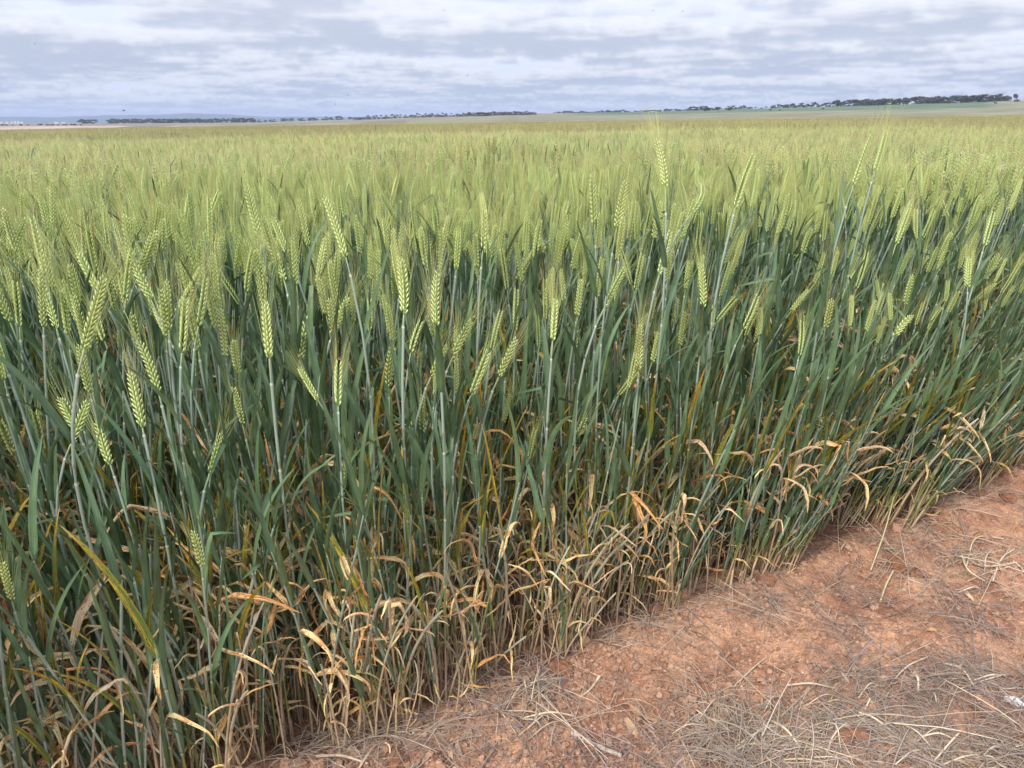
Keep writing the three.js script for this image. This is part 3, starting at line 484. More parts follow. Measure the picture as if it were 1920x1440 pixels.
const landmarks = [ // ear base, ear tip (picture points), length of the ear, what sets it apart
  [1247, 352, 1243, 262, 0.100, 'tallest upright ear, its long awns crossing the horizon right of centre'],
  [1297, 400, 1347, 340, 0.094, 'strongly bowed ear arching to the right below the tallest ear'],
  [1378, 392, 1406, 292, 0.104, 'long ear leaning right, just right of the bowed ear'],
  [1600, 348, 1632, 256, 0.104, 'left of two tall ears leaning right with awns against the far paddock'],
  [1640, 322, 1662, 250, 0.090, 'right of two tall ears leaning right with awns against the far paddock'],
  [1115, 420, 1111, 328, 0.100, 'tall upright ear right of the picture centre, free above its neighbours'],
  [1156, 427, 1172, 340, 0.096, 'plump ear beside the tall upright ear, tilted slightly right'],
  [648, 482, 617, 372, 0.112, 'long plump ear leaning left above the dark flag leaf'],
  [533, 527, 510, 440, 0.100, 'plump ear leaning left, in front of two longer ears'],
  [486, 440, 462, 352, 0.100, 'slim tall ear leaning left near the first third of the picture'],
  [625, 625, 652, 560, 0.076, 'short bright ear tilted right, low on a bare blue-green stalk'],
  [1133, 577, 1170, 505, 0.086, 'bright ear tilted right with fanned awns, near the picture centre'],
  [1393, 618, 1426, 556, 0.076, 'pale bright ear tilted right, standing clear before dark leaves'],
  [1197, 697, 1203, 600, 0.090, 'slim straight ear hanging low among dark stalks right of centre'],
  [1235, 517, 1258, 436, 0.090, 'bright ear tilted right below the bowed ear'],
  [1318, 577, 1322, 495, 0.088, 'bright upright ear below the long right-leaning ear'],
  [808, 707, 836, 648, 0.070, 'short ear tilted right, leftmost of the three low tilted ears at centre'],
  [883, 742, 916, 663, 0.086, 'slender curved ear tilted right, lowest of the tilted ears at centre'],
  [850, 667, 880, 603, 0.074, 'ear tilted right in the middle of the low tilted ears at centre'],
  [935, 707, 968, 638, 0.078, 'rightmost of the low tilted ears at centre'],
  [634, 762, 632, 680, 0.078, 'narrow upright ear low before a yellow leaf, left of centre'],
  [372, 612, 391, 520, 0.090, 'bright plump ear tilted right in the left third'],
  [341, 662, 350, 565, 0.090, 'plump upright ear directly below the bright tilted ear in the left third'],
  [317, 622, 312, 530, 0.088, 'upright ear left of the bright plump tilted ear'],
  [283, 562, 240, 474, 0.096, 'ear leaning steeply left above a folded leaf'],
  [158, 655, 196, 525, 0.110, 'long ear leaning right near the left edge'],
  [106, 617, 78, 525, 0.094, 'plump ear leaning left near the left edge'],
  [267, 802, 246, 703, 0.090, 'long low ear leaning left, in front of the left stalks'],
  [207, 872, 180, 796, 0.076, 'small low ear leaning left near the lower left'],
  [133, 832, 166, 758, 0.076, 'small low ear leaning right, one of a crossed pair at the left'],
  [148, 815, 116, 750, 0.070, 'small low ear leaning left, one of a crossed pair at the left'],
  [393, 888, 417, 820, 0.068, 'lowest ear in the left half, small and tilted right'],
  [297, 735, 272, 640, 0.092, 'ear leaning left beside a broad leaf in the left third'],
  [505, 672, 497, 570, 0.092, 'upright ear beside a dark broad leaf, left of centre'],
  [1498, 668, 1512, 604, 0.070, 'small ear low among the dark leaves of the right half'],
  [1605, 542, 1632, 474, 0.078, 'ear tilted right before the blue-green stalks of the right half'],
  [1680, 458, 1706, 385, 0.086, 'ear tilted right high in the right third'],
  [1814, 540, 1813, 486, 0.062, 'small upright ear among dark leaves near the right edge'],
  [1845, 462, 1862, 400, 0.076, 'ear tilted right near the right edge above dark flag leaves'],
  [770, 662, 782, 602, 0.068, 'short ear tilted right before a taller upright ear at centre left'],
  [757, 590, 761, 486, 0.096, 'tall upright ear at centre left, behind a short tilted one'],
  [818, 612, 808, 512, 0.094, 'ear leaning slightly left, just left of the picture centre'],
  [1036, 640, 1042, 565, 0.078, 'upright ear in the dark gap near the picture centre'],
  [905, 470, 912, 395, 0.084, 'ear nearly upright above the picture centre'],
];
const earAt = [];                                       // where stalks stand: x, z
landmarks.forEach(([bx, by, tx, ty, L, what], k) => {
  const px = Math.hypot(tx - bx, ty - by); let t = FPX * L / px; const d0 = ray(bx, by), d1 = ray(tx, ty), r = rngOf(7000 + k);
  let B, root;
  for (let q = 0; q < 30; q++) { B = V(0, EYE, 0).addScaledVector(d0, t); root = V(B.x * (0.985) - 0.01, 0, B.z - 0.03); if (depthIn(root.x, root.z) - edgeWobble(alongEdge(root.x, root.z)) > 0.02) break; t *= 1.03; }
  const E = V(0, EYE, 0).addScaledVector(d1, t * (0.985 + r() * 0.03)), dir = E.clone().sub(B), h0 = nearGround(root.x, root.z); root.y = h0;
  const H = B.y - h0, bent = k === 1;
  const leaves = [{ t: 0.84, kind: 'green', len: 0.16 * Math.min(1, H + 0.15), a1: 0.3 + r() * 0.9 }, { t: 0.62, kind: 'green', len: 0.22, a1: 0.4 + r() * 1.1 }, { t: 0.44, kind: r() < 0.6 ? 'rust' : 'green', len: 0.2 }, { t: 0.26, kind: 'dry', len: 0.17 }];
  const s = makeStalk(7100 + k, { top: B.clone().sub(root), dir: dir.clone(), earLen: dir.length(), spin: 0.5 + (r() - 0.5) * 0.9, leaves, earBend: bent ? 0.9 : undefined, deadTo: 0.12 + r() * 0.08, oliveTo: 0.34 + r() * 0.12, awns: 0.45, awnLen: k < 5 ? 0.13 : 0.10 });
  const g = plantGroup(numbered('barley_stalk'), s); g.position.copy(root); scene.add(g);
  tag(g, what, 'barley stalk', 'barley stalks at the front of the crop');
  earAt.push(B.clone().lerp(E, 0.4));
});

// ---------------------------------------------------------------- the crop: front plants one by one, the mass behind as stuff
const rc = rngOf(31337);
const inView = (x, z, m) => { const d = -z * 0.945 + 0.25; return Math.abs(x) < 0.665 * d * 1.02 + m && z < 0.3; };
const plants = { stalk: [], leafy: [], late: [], tiller: [], straw: [] };
const leanAt = (x, z, t, s, r) => {                       // the edge leans out over the track, more so to the right
  const o = 1 - smooth(0.0, 0.55, t), right = smooth(-0.2, 1.6, s);
  const lx = -EDGE_N.x * o * (0.05 + 0.14 * right) + 0.10 * right * (0.5 + 0.5 * o) - 0.07 * (1 - smooth(-1.3, 0.0, s)) * (1 - right) + (r() - 0.5) * 0.16, lz = -EDGE_N.z * o * (0.05 + 0.10 * right) + (r() - 0.5) * 0.16;
  return [lx, lz];
};
for (let row = 0; row < 26; row++) {
  const t0 = -0.03 + row * 0.155;
  for (let s = -3.6; s < 6.5; s += 0.0225) {
    const tt = t0 + (rc() - 0.5) * 0.11, ss = s + (rc() - 0.5) * 0.02, x = EDGE_0.x + EDGE_S.x * ss + EDGE_N.x * tt, z = EDGE_0.z + EDGE_S.z * ss + EDGE_N.z * tt;
    const r0 = rc(), r1 = rc(), n = 1 + (rc() * 1.7 | 0), d = Math.hypot(x, z);
    if (!inView(x, z, 0.45) || d > 3.75 || d < 0.75) continue;
    const t = tt - edgeWobble(ss); if (t < 0) continue;
    for (let q = 0; q < n; q++) {
      const a = rc() * 6.28, k = 0.02 * rc(), X = x + Math.cos(a) * k, Z = z + Math.sin(a) * k, [lx, lz] = leanAt(X, Z, t, ss, rc), h = lerp(0.74, 0.97, smooth(0.0, 0.45, t)) * (0.95 + rc() * 0.10), late = rc();
      if (rc() < 0.62 * (1 - smooth(0.16, 0.5, t)) + 0.12) plants.leafy.push({ x: X, z: Z, lx, lz, sc: h * (0.92 + rc() * 0.3), a: rc() * 6.28, d, t, s: ss });
      else if (late < 0.84) plants.stalk.push({ x: X, z: Z, lx, lz, sc: h, a: rc() * 6.28, d, t, s: ss }); else plants.late.push({ x: X, z: Z, lx: lx * 1.4, lz: lz * 1.4, sc: 0.8 + rc() * 0.4, a: rc() * 6.28, d, t, s: ss });
    }
    // green tillers and dead straw, thickest at the edge
    const right = smooth(0.1, 0.9, ss), near = 1 - smooth(0.12, 0.5, t), mid = Math.exp(-(((ss - 0.05) / 0.35) ** 2));
    for (let q = 0; q < 3; q++) if (rc() < near * (0.42 + 0.55 * right + 0.24 * (1 - smooth(-0.9, -0.3, ss))) * (1 - 0.5 * mid)) { const [lx, lz] = leanAt(x, z, t, ss, rc); plants.tiller.push({ x: x + (rc() - 0.5) * 0.05, z: z + (rc() - 0.5) * 0.05, lx: lx * 1.2 + 0.07 * right, lz: lz * 1.2, sc: 0.75 + rc() * 0.75, a: rc() * 6.28, d, t, s: ss }); }
    const m = near * (2.2 + 1.6 * mid - 1.3 * right) + (t < 1.2 ? 0.7 : 0); for (let q = 0; q < m * 1.3; q++) if (rc() < 0.85) { const [lx, lz] = leanAt(x, z, t, ss, rc); plants.straw.push({ x: x + (rc() - 0.5) * 0.06, z: z + (rc() - 0.5) * 0.06, lx: lx + (rc() - 0.5) * 0.34, lz: lz + (rc() - 0.5) * 0.34, sc: 0.6 + rc() * 0.8, a: rc() * 6.28, d, t, s: ss }); }
  }
}
const hides = (p) => earAt.some((E) => {                  // the plants in front are sparser where an ear stands clear
  const L = Math.hypot(E.x, E.z), f = (p.x * E.x + p.z * E.z) / (L * L); if (f > 0.985 || f < 0.3) return false;
  return Math.hypot(p.x - E.x * f, p.z - E.z * f) < 0.034 && EYE + (E.y - EYE) * f < p.sc * 1.12 + 0.02;
});
plants.stalk = plants.stalk.filter((p) => !hides(p)); plants.leafy = plants.leafy.filter((p) => !hides({ ...p, sc: p.sc * 0.85 })); plants.late = plants.late.filter((p) => !hides({ ...p, sc: p.sc * 0.72 }));
const qa = new THREE.Quaternion(), qb = new THREE.Quaternion();
function pose(p, o) {                                     // turned about its own stem, then leaning (lx, lz)
  qa.setFromAxisAngle(UP, p.a); const l = Math.hypot(p.lx, p.lz), ax = V(p.lz, 0, -p.lx); if (l > 1e-5) qb.setFromAxisAngle(ax.normalize(), Math.atan(l)); else qb.identity();
  o.position.set(p.x, nearGround(p.x, p.z) - 0.004, p.z); o.quaternion.copy(qb).multiply(qa); o.scale.setScalar(p.sc); return o;
}
// 300 stalks and 170 tillers that show largest, each its own thing
const showsFront = (p) => { const d = -p.z * 0.945 + 0.25; return Math.abs(p.x) < 0.655 * d && p.t > -1; };
const front = (list, n) => { const c = list.filter(showsFront).sort((a, b) => (a.d + a.t * 2.2) - (b.d + b.t * 2.2)); const pick = new Set(c.slice(0, n)); return [[...pick], list.filter((p) => !pick.has(p))]; };
const PLACES = [[-0.95, 'at the lower left corner'], [-0.65, 'near the crossed small ears, lower left'], [-0.4, 'left of the straw-coloured gap'], [-0.15, 'above the bottom-left red clod'], [0.08, 'behind the dead brown tillers'], [0.3, 'right of the dead tillers'], [0.55, 'above the bent pale straw'], [0.85, 'above the bare soil'], [1.15, 'left of the bay in the edge'], [1.5, 'right of the bay in the edge'], [2.0, 'above the red bank'], [9, 'at the far right end']];
const place = (s) => PLACES.find((q) => s < q[0])[1];
function individuals(list, protos, name, say, category, group) {
  const made = protos.map((s) => plantGroup(name, s));
  list.forEach((p, i) => { const k = (i * 7 + (i / protos.length | 0)) % protos.length, g = made[k].clone(); g.name = numbered(name); pose(p, g); tag(g, say(p, k), category, group); scene.add(g); });
}
function beside(p) {                                     // which pointed-out ear a stalk stands by, and on which side
  pose(p, dummy); dummy.updateMatrix(); camera.updateMatrixWorld(); camera.updateProjectionMatrix();
  const q = V(0, 0.95, 0).applyMatrix4(dummy.matrix).project(camera), x = (q.x + 1) * 960, y = (1 - q.y) * 720; let best = 0, bd = 1e9;
  landmarks.forEach((l, k) => { const d = Math.hypot((l[0] + l[2]) / 2 - x, (l[1] + l[3]) / 2 - y); if (d < bd) { bd = d; best = k; } });
  const dx = x - (landmarks[best][0] + landmarks[best][2]) / 2, dy = y - (landmarks[best][1] + landmarks[best][3]) / 2, far = bd > 75 ? 'well' : bd > 32 ? 'a little' : 'just';
  return `${far} ${Math.abs(dx) > Math.abs(dy) ? (dx < 0 ? 'left of' : 'right of') : (dy < 0 ? 'above' : 'below')} ${LAND_NAMES[best]}`;
}
const dummy = new THREE.Object3D(), tint = new THREE.Color();
const [frontStalks, restStalks] = front(plants.stalk, 240 - landmarks.length), [frontLeafy, restLeafy] = front(plants.leafy, 160), [frontTillers, restTillers] = front(plants.tiller, 120);
const [frontLate, restLate] = [plants.late.filter(() => false), plants.late];
individuals(frontStalks, stalks, 'barley_stalk', (p, k) => `${p.sc > 0.9 ? 'tall' : p.sc > 0.79 ? 'middling' : 'short'} ${p.lx > 0.09 ? 'right-leaning' : p.lx < -0.03 ? 'left-leaning' : 'upright'} ${p.t < 0.1 ? 'outermost' : 'inner'} eared stalk ${beside(p)}`, 'barley stalk', 'barley stalks at the front of the crop');
individuals(frontLeafy, leafy, 'leafy_stalk', (p, k) => `${p.sc > 0.92 ? 'tall' : p.sc > 0.8 ? 'middling' : 'short'} ${p.lx > 0.09 ? 'right-leaning' : p.lx < -0.03 ? 'left-leaning' : 'upright'} ${p.t < 0.1 ? 'outermost' : 'inner'} earless stalk ${beside(p)}`, 'barley stalk', 'leafy barley stalks without ears');
individuals(frontTillers, tillers, 'barley_tiller', (p, k) => `${p.sc > 1.25 ? 'tall' : p.sc > 0.95 ? 'middling' : 'short'} ${p.lx > 0.14 ? 'right-leaning' : 'upright'} ${p.t < 0.06 ? 'outermost' : p.t < 0.16 ? 'inner' : 'rear'} green shoot ${tillers[k].leaves.some((l) => l[2] === 'rust') ? 'with a yellowed leaf' : tillers[k].leaves.some((l) => l[2] === 'dry') ? 'with a dead leaf' : 'without dead leaves'} ${place(p.s)}`, 'barley shoot', 'green barley shoots along the crop edge');

const crop = new THREE.Group(); crop.name = 'barley_crop'; tag(crop, 'dense barley filling the field behind the front stalks', 'barley crop', null, 'stuff'); scene.add(crop);
function copies(name, list, protos, parent, put, tintOf) {
  const by = protos.map(() => []); list.forEach((p, i) => by[(i * 5 + (p.k ?? 0)) % protos.length].push(p));
  protos.forEach(([g, m], k) => {
    if (!by[k].length) return;
    const o = new THREE.InstancedMesh(g, m, by[k].length); o.name = name;
    by[k].forEach((p, i) => { put(p, dummy); dummy.updateMatrix(); o.setMatrixAt(i, dummy.matrix); const c = tintOf(p); o.setColorAt(i, tint.setRGB(c[0], c[1], c[2])); });
    parent.add(o);
  });
}
const rt = rngOf(808), vary = (k) => { const b = 1 + (rt() - 0.5) * k; return [b * (1 + (rt() - 0.5) * 0.12), b, b * (1 + (rt() - 0.5) * 0.12)]; };
copies('stalk', restStalks, stalks.map(joined), crop, pose, () => vary(0.3));
copies('late_stalk', restLate, lateStalks.map(joined), crop, pose, () => vary(0.3));
copies('leafy_stalk', restLeafy, leafy.map(joined), crop, pose, () => vary(0.3));
copies('shoot', restTillers, tillers.map(joined), crop, pose, () => vary(0.3));
const deadCrop = new THREE.Group(); deadCrop.name = 'dry_straw'; tag(deadCrop, 'dead tan tillers and curled dry leaves at the foot of the crop', 'dry straw', null, 'stuff'); scene.add(deadCrop);
copies('dead_tiller', plants.straw, strawBits.map(joined), deadCrop, pose, () => vary(0.4));

// middle distance: half-metre stands, upper part only
{
  const protos = [], r = rngOf(5151);
  for (let k = 0; k < 6; k++) {
    const list = [];
    for (let q = 0; q < 120; q++) {
      const sp = stalkSpec(3000 + k * 200 + q, 1, { from: 0.4, topOnly: true, awns: 0.3, awnLen: 0.10, gold: r() < 0.55, tone: 0.55 + r() * 0.6 }); if (q % 4 === 0) sp.leaves.pop(); if (q % 2) sp.leaves.shift();
      const s = makeStalk(5000 + k * 200 + q, sp), x = (r() - 0.5) * 0.5, z = (r() - 0.5) * 0.5, y = (r() - 0.5) * 0.10;
      for (const g of [s.stem, s.ear, s.awns, ...s.leaves.map((l) => l[0])]) g?.translate(x, y, z);
      list.push(s);
    }
    protos.push(joined(list));
  }
  const list = [];
  for (let x = -14; x < 14; x += 0.46) for (let z = -13; z < 0; z += 0.46) {
    const X = x + (r() - 0.5) * 0.1, Z = z + (r() - 0.5) * 0.1, d = Math.hypot(X, Z), u = r();
    if (d < 3.6 || d > 12.4 || depthIn(X, Z) < 0.35 || !inView(X, Z, 0.8)) continue;
    list.push({ x: X, z: Z, a: ((u * 4) | 0) * Math.PI / 2 + (r() - 0.5) * 0.3, k: (r() * 6) | 0, y: 0.15 * (fbm(X * 0.45, Z * 0.6, 3, 401) - 0.5) });
  }
  copies('stand', list, protos, crop, (p, o) => { o.position.set(p.x, nearGround(p.x, p.z) + p.y - 0.01, p.z); o.rotation.set(0, p.a, 0); o.scale.setScalar(1); }, () => vary(0.16));
}
// far field: two-metre stands of ears and awns
{
  const protos = [], r = rngOf(6161);
  for (let k = 0; k < 5; k++) {
    const list = [];
    for (let q = 0; q < 620; q++) {
      const sp = stalkSpec(9000 + k * 700 + q, 2, { from: 0.62, topOnly: true, awns: 0.42, awnLen: 0.11, gold: true, tone: 0.45 + r() * 0.6 }); sp.leaves = q % 2 ? [] : [{ t: 0.86, kind: 'green', len: 0.17, a1: 0.6 }];
      const s = makeStalk(12000 + k * 700 + q, sp), x = (r() - 0.5) * 1.6, z = (r() - 0.5) * 1.6, y = (r() - 0.5) * 0.16;
      for (const g of [s.stem, s.ear, s.awns, ...s.leaves.map((l) => l[0])]) g?.translate(x, y, z);
      list.push(s);
    }
    protos.push(joined(list));
  }
  const list = [];
  for (let x = -52; x < 54; x += 1.42) for (let z = -68; z < 0; z += 1.42) {
    const X = x + (r() - 0.5) * 0.3, Z = z + (r() - 0.5) * 0.3, d = Math.hypot(X, Z);
    if (d < 11.8 || -Z > 60 || !inView(X, Z, 2)) continue;
    list.push({ x: X, z: Z, a: r() * 6.28, k: (r() * 5) | 0, y: 0.14 * (fbm(X * 0.25, Z * 0.25, 3, 402) - 0.5) });
  }
  copies('far_stand', list, protos, crop, (p, o) => { o.position.set(p.x, farGround(p.x, p.z) + p.y, p.z); o.rotation.set(0, p.a, 0); o.scale.setScalar(1); }, (p) => { const c = vary(0.14), n = 0.62 + 0.34 * fbm(p.x * 0.12, p.z * 0.12, 3, 403); return [c[0] * n, c[1] * n * 0.94, c[2] * n * 0.88]; });
}

// ---------------------------------------------------------------- straw litter on the bare soil
const litterBlobs = [ // picture x, y, reach, amount, paleness
  [1850, 1050, 150, 1.2, 0.9], [1790, 1080, 90, 0.7, 0.8], [1880, 1280, 150, 2.2, 0.35], [1700, 1290, 130, 1.5, 0.4], [1560, 1330, 130, 1.6, 0.5], [1400, 1390, 150, 2.0, 0.75], [1560, 1430, 170, 2.4, 0.7], [1750, 1390, 150, 1.6, 0.5], [1900, 1430, 130, 2.0, 0.5], [1850, 1180, 110, 0.9, 0.3],
  [1000, 1290, 80, 1.3, 0.45], [960, 1240, 70, 0.7, 0.5], [1010, 1360, 80, 0.9, 0.45], [850, 1380, 110, 0.45, 0.5], [700, 1380, 90, 1.2, 0.6], [640, 1425, 80, 1.2, 0.6], [1590, 1120, 90, 0.6, 0.35], [1560, 1160, 60, 0.5, 0.3], [1280, 1180, 60, 0.5, 0.4], [1500, 1270, 110, 0.25, 0.5], [1100, 1440, 120, 0.7, 0.35], [1300, 1440, 120, 1.0, 0.5], [1740, 1000, 80, 0.35, 0.3],
];
{
  const r = rngOf(777), protos = [];
  for (let k = 0; k < 16; k++) {
    const gb = new GB(), pale = k / 15;
    const star = k % 2;
    for (let q = 0; q < 30; q++) {
      const a0 = (r() < 0.6 ? 0.3 : r() * 6.28) + (r() - 0.5) * 1.2, len = 0.03 + r() * r() * 0.2, n = 5, curl = (r() - 0.5) * (r() < 0.3 ? 4 : 1.2), P = V((r() - 0.5) * 0.16, 0.003 + r() * 0.016, (r() - 0.5) * 0.16), pts = []; let a = a0; if (star && q % 3) { a = q * 2.4; P.x = Math.cos(a) * 0.02 * r(); P.z = Math.sin(a) * 0.02 * r(); }
      const lift = (r() - 0.25) * 0.022;
      for (let s = 0; s <= n; s++) { pts.push(V(P.x, P.y + lift * Math.sin(s / n * 3.14) + (r() - 0.5) * 0.002, P.z)); a += curl / n * (0.4 + r()); P.x += Math.cos(a) * len / n; P.z += Math.sin(a) * len / n; }
      const R = (r() < 0.09 ? 0.0009 + r() * 0.0007 : 0.0004 + r() * r() * 0.0005), grey = mixc([0.10, 0.075, 0.07], [0.36, 0.30, 0.28], r()), tan = mixc([0.36, 0.28, 0.20], [0.66, 0.56, 0.42], r());
      tube(gb, pts, pts.map((_, s) => R * (s === n ? 0.5 : 1)), jit(r, mixc(grey, tan, clamp(pale + (r() - 0.5) * 0.7)), 0.3), 4);
    }
    for (let q = 0; q < (k % 3 ? 1 : 2); q++) blade(gb, r, V((r() - 0.5) * 0.14, 0.006 + r() * 0.012, (r() - 0.5) * 0.14), r() * 6.28, 1.35 + r() * 0.3, 1.6, 0.02 + r() * 0.04, 0.0015 + r() * 0.002, { n: 6, straight: true, rag: 0.45, twist: (r() - 0.5) * 2, tone: jit(r, mixc([0.24, 0.19, 0.16], [0.52, 0.43, 0.32], clamp(pale + (r() - 0.5) * 0.6)), 0.3) });
    protos.push([gb.geo(), M.straw]);
  }
  const list = [];
  for (const [bx, by, reach, amount, pale] of litterBlobs) for (let k = 0; k < amount * reach * (bx > 1250 && by > 1220 ? 0.07 : 0.055); k++) {
    const a = r() * 6.28, q = Math.pow(r(), 0.85) * reach, px = bx + Math.cos(a) * q * 1.25, py = by + Math.sin(a) * q * 0.62; const p = onGround(px, py);
    if (depthIn(p.x, p.z) > 0.03) continue;
    list.push({ x: p.x, y: p.y, z: p.z, a: r() * 6.28, k: 0, pk: clamp(Math.round((pale * 0.78 + (r() - 0.5) * 0.35) * 15), 0, 15), s: 0.6 + r() * 0.65 });
  }
  for (let k = 0; k < 80; k++) { const s = -1.2 + r() * 4, t = -0.02 - r() * r() * 0.25 + 0.03, x = EDGE_0.x + EDGE_S.x * s + EDGE_N.x * t, z = EDGE_0.z + EDGE_S.z * s + EDGE_N.z * t; list.push({ x, y: nearGround(x, z), z, a: r() * 6.28, k: 0, pk: (4 + r() * 9) | 0, s: 0.5 + r() * 0.5 }); }
  const litter = new THREE.Group(); litter.name = 'straw_litter'; tag(litter, 'grey and tan dead straw strewn over the red soil', 'straw litter', null, 'stuff'); scene.add(litter);
  protos.forEach((p, k) => copies('strand_mat', list.filter((l) => l.pk === k), [p], litter, (l, o) => { const e = 0.03, nx = nearGround(l.x + e, l.z) - nearGround(l.x - e, l.z), nz = nearGround(l.x, l.z + e) - nearGround(l.x, l.z - e); o.position.set(l.x, l.y + 0.001, l.z); o.quaternion.setFromUnitVectors(UP, V(-nx, 2 * e, -nz).normalize()).multiply(qa.setFromAxisAngle(UP, l.a)); o.scale.setScalar(l.s); }, () => vary(0.3)));
  // crumbs of soil and grit
  const crumbs = [], gr = [];
  for (let k = 0; k < 6; k++) { const g = new THREE.IcosahedronGeometry(1, 1), P = g.attributes.position, q = rngOf(60 + k), f = {}; for (let i = 0; i < P.count; i++) { const key = [P.getX(i), P.getY(i), P.getZ(i)].map((x) => x.toFixed(3)).join(); const m = (f[key] ??= 0.7 + q() * 0.5); P.setXYZ(i, P.getX(i) * m, P.getY(i) * m * 0.75, P.getZ(i) * m); } g.computeVertexNormals(); g.setAttribute('color', new THREE.Float32BufferAttribute(new Float32Array(P.count * 3).fill(1), 3)); crumbs.push([g, M.crumb]); }
  for (let k = 0; k < 42000; k++) { const p = [560 + r() * 1400, 870 + r() * 600], g = onGround(p[0], p[1]); if (depthIn(g.x, g.z) > 0.02) continue; const patch = fbm(g.x * 5, g.z * 5, 2, 404); if (r() > patch * 1.5) continue; const w = r(); gr.push({ x: g.x, y: g.y, z: g.z, a: r() * 6.28, s: 0.0008 + Math.pow(r(), 7) * (w < 0.05 ? 0.002 : 0.0075), k: 0, w }); }
  for (let k = 0; k < 420; k++) { const s = -1.2 + r() * 4.2, t = 0.04 - r() * r() * 0.9, x = EDGE_0.x + EDGE_S.x * s + EDGE_N.x * t, z = EDGE_0.z + EDGE_S.z * s + EDGE_N.z * t; if (fbm(x * 4, z * 4, 2, 405) < 0.45) continue; gr.push({ x, y: nearGround(x, z), z, a: r() * 6.28, s: 0.004 + r() * r() * 0.012, k: 0, w: 0.2 + r() * 0.8 }); }
  const grit = new THREE.Group(); grit.name = 'soil_crumbs'; tag(grit, 'loose crumbs and grit on the red soil', 'soil crumbs', null, 'stuff'); scene.add(grit);
  copies('crumb', gr, crumbs, grit, (l, o) => { o.position.set(l.x, l.y + l.s * 0.3, l.z); o.rotation.set(l.a, l.a * 2, 0); o.scale.setScalar(l.s); }, (l) => (l.w < 0.05 ? [0.60, 0.50, 0.41] : l.w < 0.08 ? [0.24, 0.14, 0.09] : mixc([0.27, 0.155, 0.10], [0.46, 0.29, 0.20], l.w)));
}

// ---------------------------------------------------------------- single pieces lying on the soil
const rs = rngOf(1234);
function lying(name, label, category, group, pix, rad, col, mat = M.straw, lift = 0.004) {   // a stick or straw through picture points on the ground
  const P = pix.map(([x, y, up]) => { const p = onGround(x, y); p.y += lift + (up ?? 0); return p; }), base = P[0].clone();
  const curve = new THREE.CatmullRomCurve3(P.map((p) => p.clone().sub(base))), n = 12, pts = curve.getPoints(n), gb = new GB();
  tube(gb, pts, pts.map((_, k) => rad * (1 - 0.25 * k / n) * (0.9 + rs() * 0.2)), pts.map(() => jit(rs, col, 0.16)), 6);
  const o = mesh(numbered(name), gb.geo(), mat); o.position.copy(base); return tag(o, label, category, group);
}
lying('stick', 'thick pale grey stick lying on soil near the bottom edge', 'stick', null, [[1070, 1377], [1100, 1392], [1135, 1408], [1165, 1420]], 0.0062, [0.5, 0.43, 0.38]);
lying('stick', 'dark weathered stick continuing from the pale stick at the bottom', 'stick', null, [[1168, 1412], [1200, 1425], [1262, 1452]], 0.0055, [0.16, 0.12, 0.10]);
lying('straw', 'bent pale straw lying on bare soil right of the straw-coloured edge', 'straw', null, [[1016, 1214, 0.02], [1060, 1240], [1122, 1273, 0.004]], 0.0021, [0.58, 0.46, 0.31]);
lying('straw', 'short pale straw end meeting the bent straw', 'straw', null, [[1124, 1274, 0.006], [1108, 1293], [1085, 1312]], 0.0030, [0.62, 0.50, 0.36]);
lying('straw', 'pale straw across the soil below the dead tillers', 'straw', null, [[882, 1317], [930, 1330], [968, 1378]], 0.0019, [0.56, 0.46, 0.36]);
lying('straw', 'tall green-white stalk slanting up from the soil beside the crop', 'straw', null, [[1632, 1072], [1652, 1030, 0.05], [1666, 988, 0.10]], 0.0022, [0.50, 0.48, 0.27]);
lying('straw', 'short yellowish stalk piece below the slanting green-white stalk', 'straw', null, [[1650, 1130], [1660, 1105, 0.012], [1672, 1084, 0.02]], 0.0028, [0.55, 0.50, 0.30]);
lying('twig', 'long thin dark twig on the soil at the right', 'twig', null, [[1712, 1100], [1790, 1122], [1866, 1150]], 0.0016, [0.22, 0.16, 0.13]);
lying('twig', 'curved dark twig lying in the middle of the bare soil', 'twig', null, [[1540, 1163], [1590, 1176], [1634, 1170]], 0.0018, [0.2, 0.15, 0.13]);
lying('straw', 'long pale straw on the bare soil running up to the right', 'straw', null, [[1672, 1242], [1730, 1215], [1790, 1192]], 0.0013, [0.5, 0.4, 0.3]);
lying('straw', 'hooked pale straw on the soil left of the litter', 'straw', null, [[1445, 1232], [1443, 1246], [1490, 1272]], 0.0014, [0.56, 0.44, 0.3]);
lying('twig', 'dark curved stem lying under the crop edge at the right', 'twig', null, [[1668, 992], [1706, 1002], [1750, 992], [1756, 1006]], 0.0020, [0.15, 0.11, 0.10]);
[[[1810, 1070], [1830, 1020], [1880, 1015]], [[1822, 1062], [1850, 1075], [1905, 1060]], [[1800, 1040], [1815, 1085], [1845, 1095]], [[1860, 1095], [1875, 1060], [1900, 1035]]].forEach((pts, k) => lying('straw', ['pale forked straw arching over the litter at the right edge', 'pale straw lying level in the litter near the right edge', 'pale straw curving down on the left of the pale litter', 'pale straw rising right through the pale litter'][k], 'straw', null, pts.map(([x, y], i) => [x, y, i === 1 ? 0.02 : 0.006]), 0.0024, [0.62, 0.53, 0.38]));
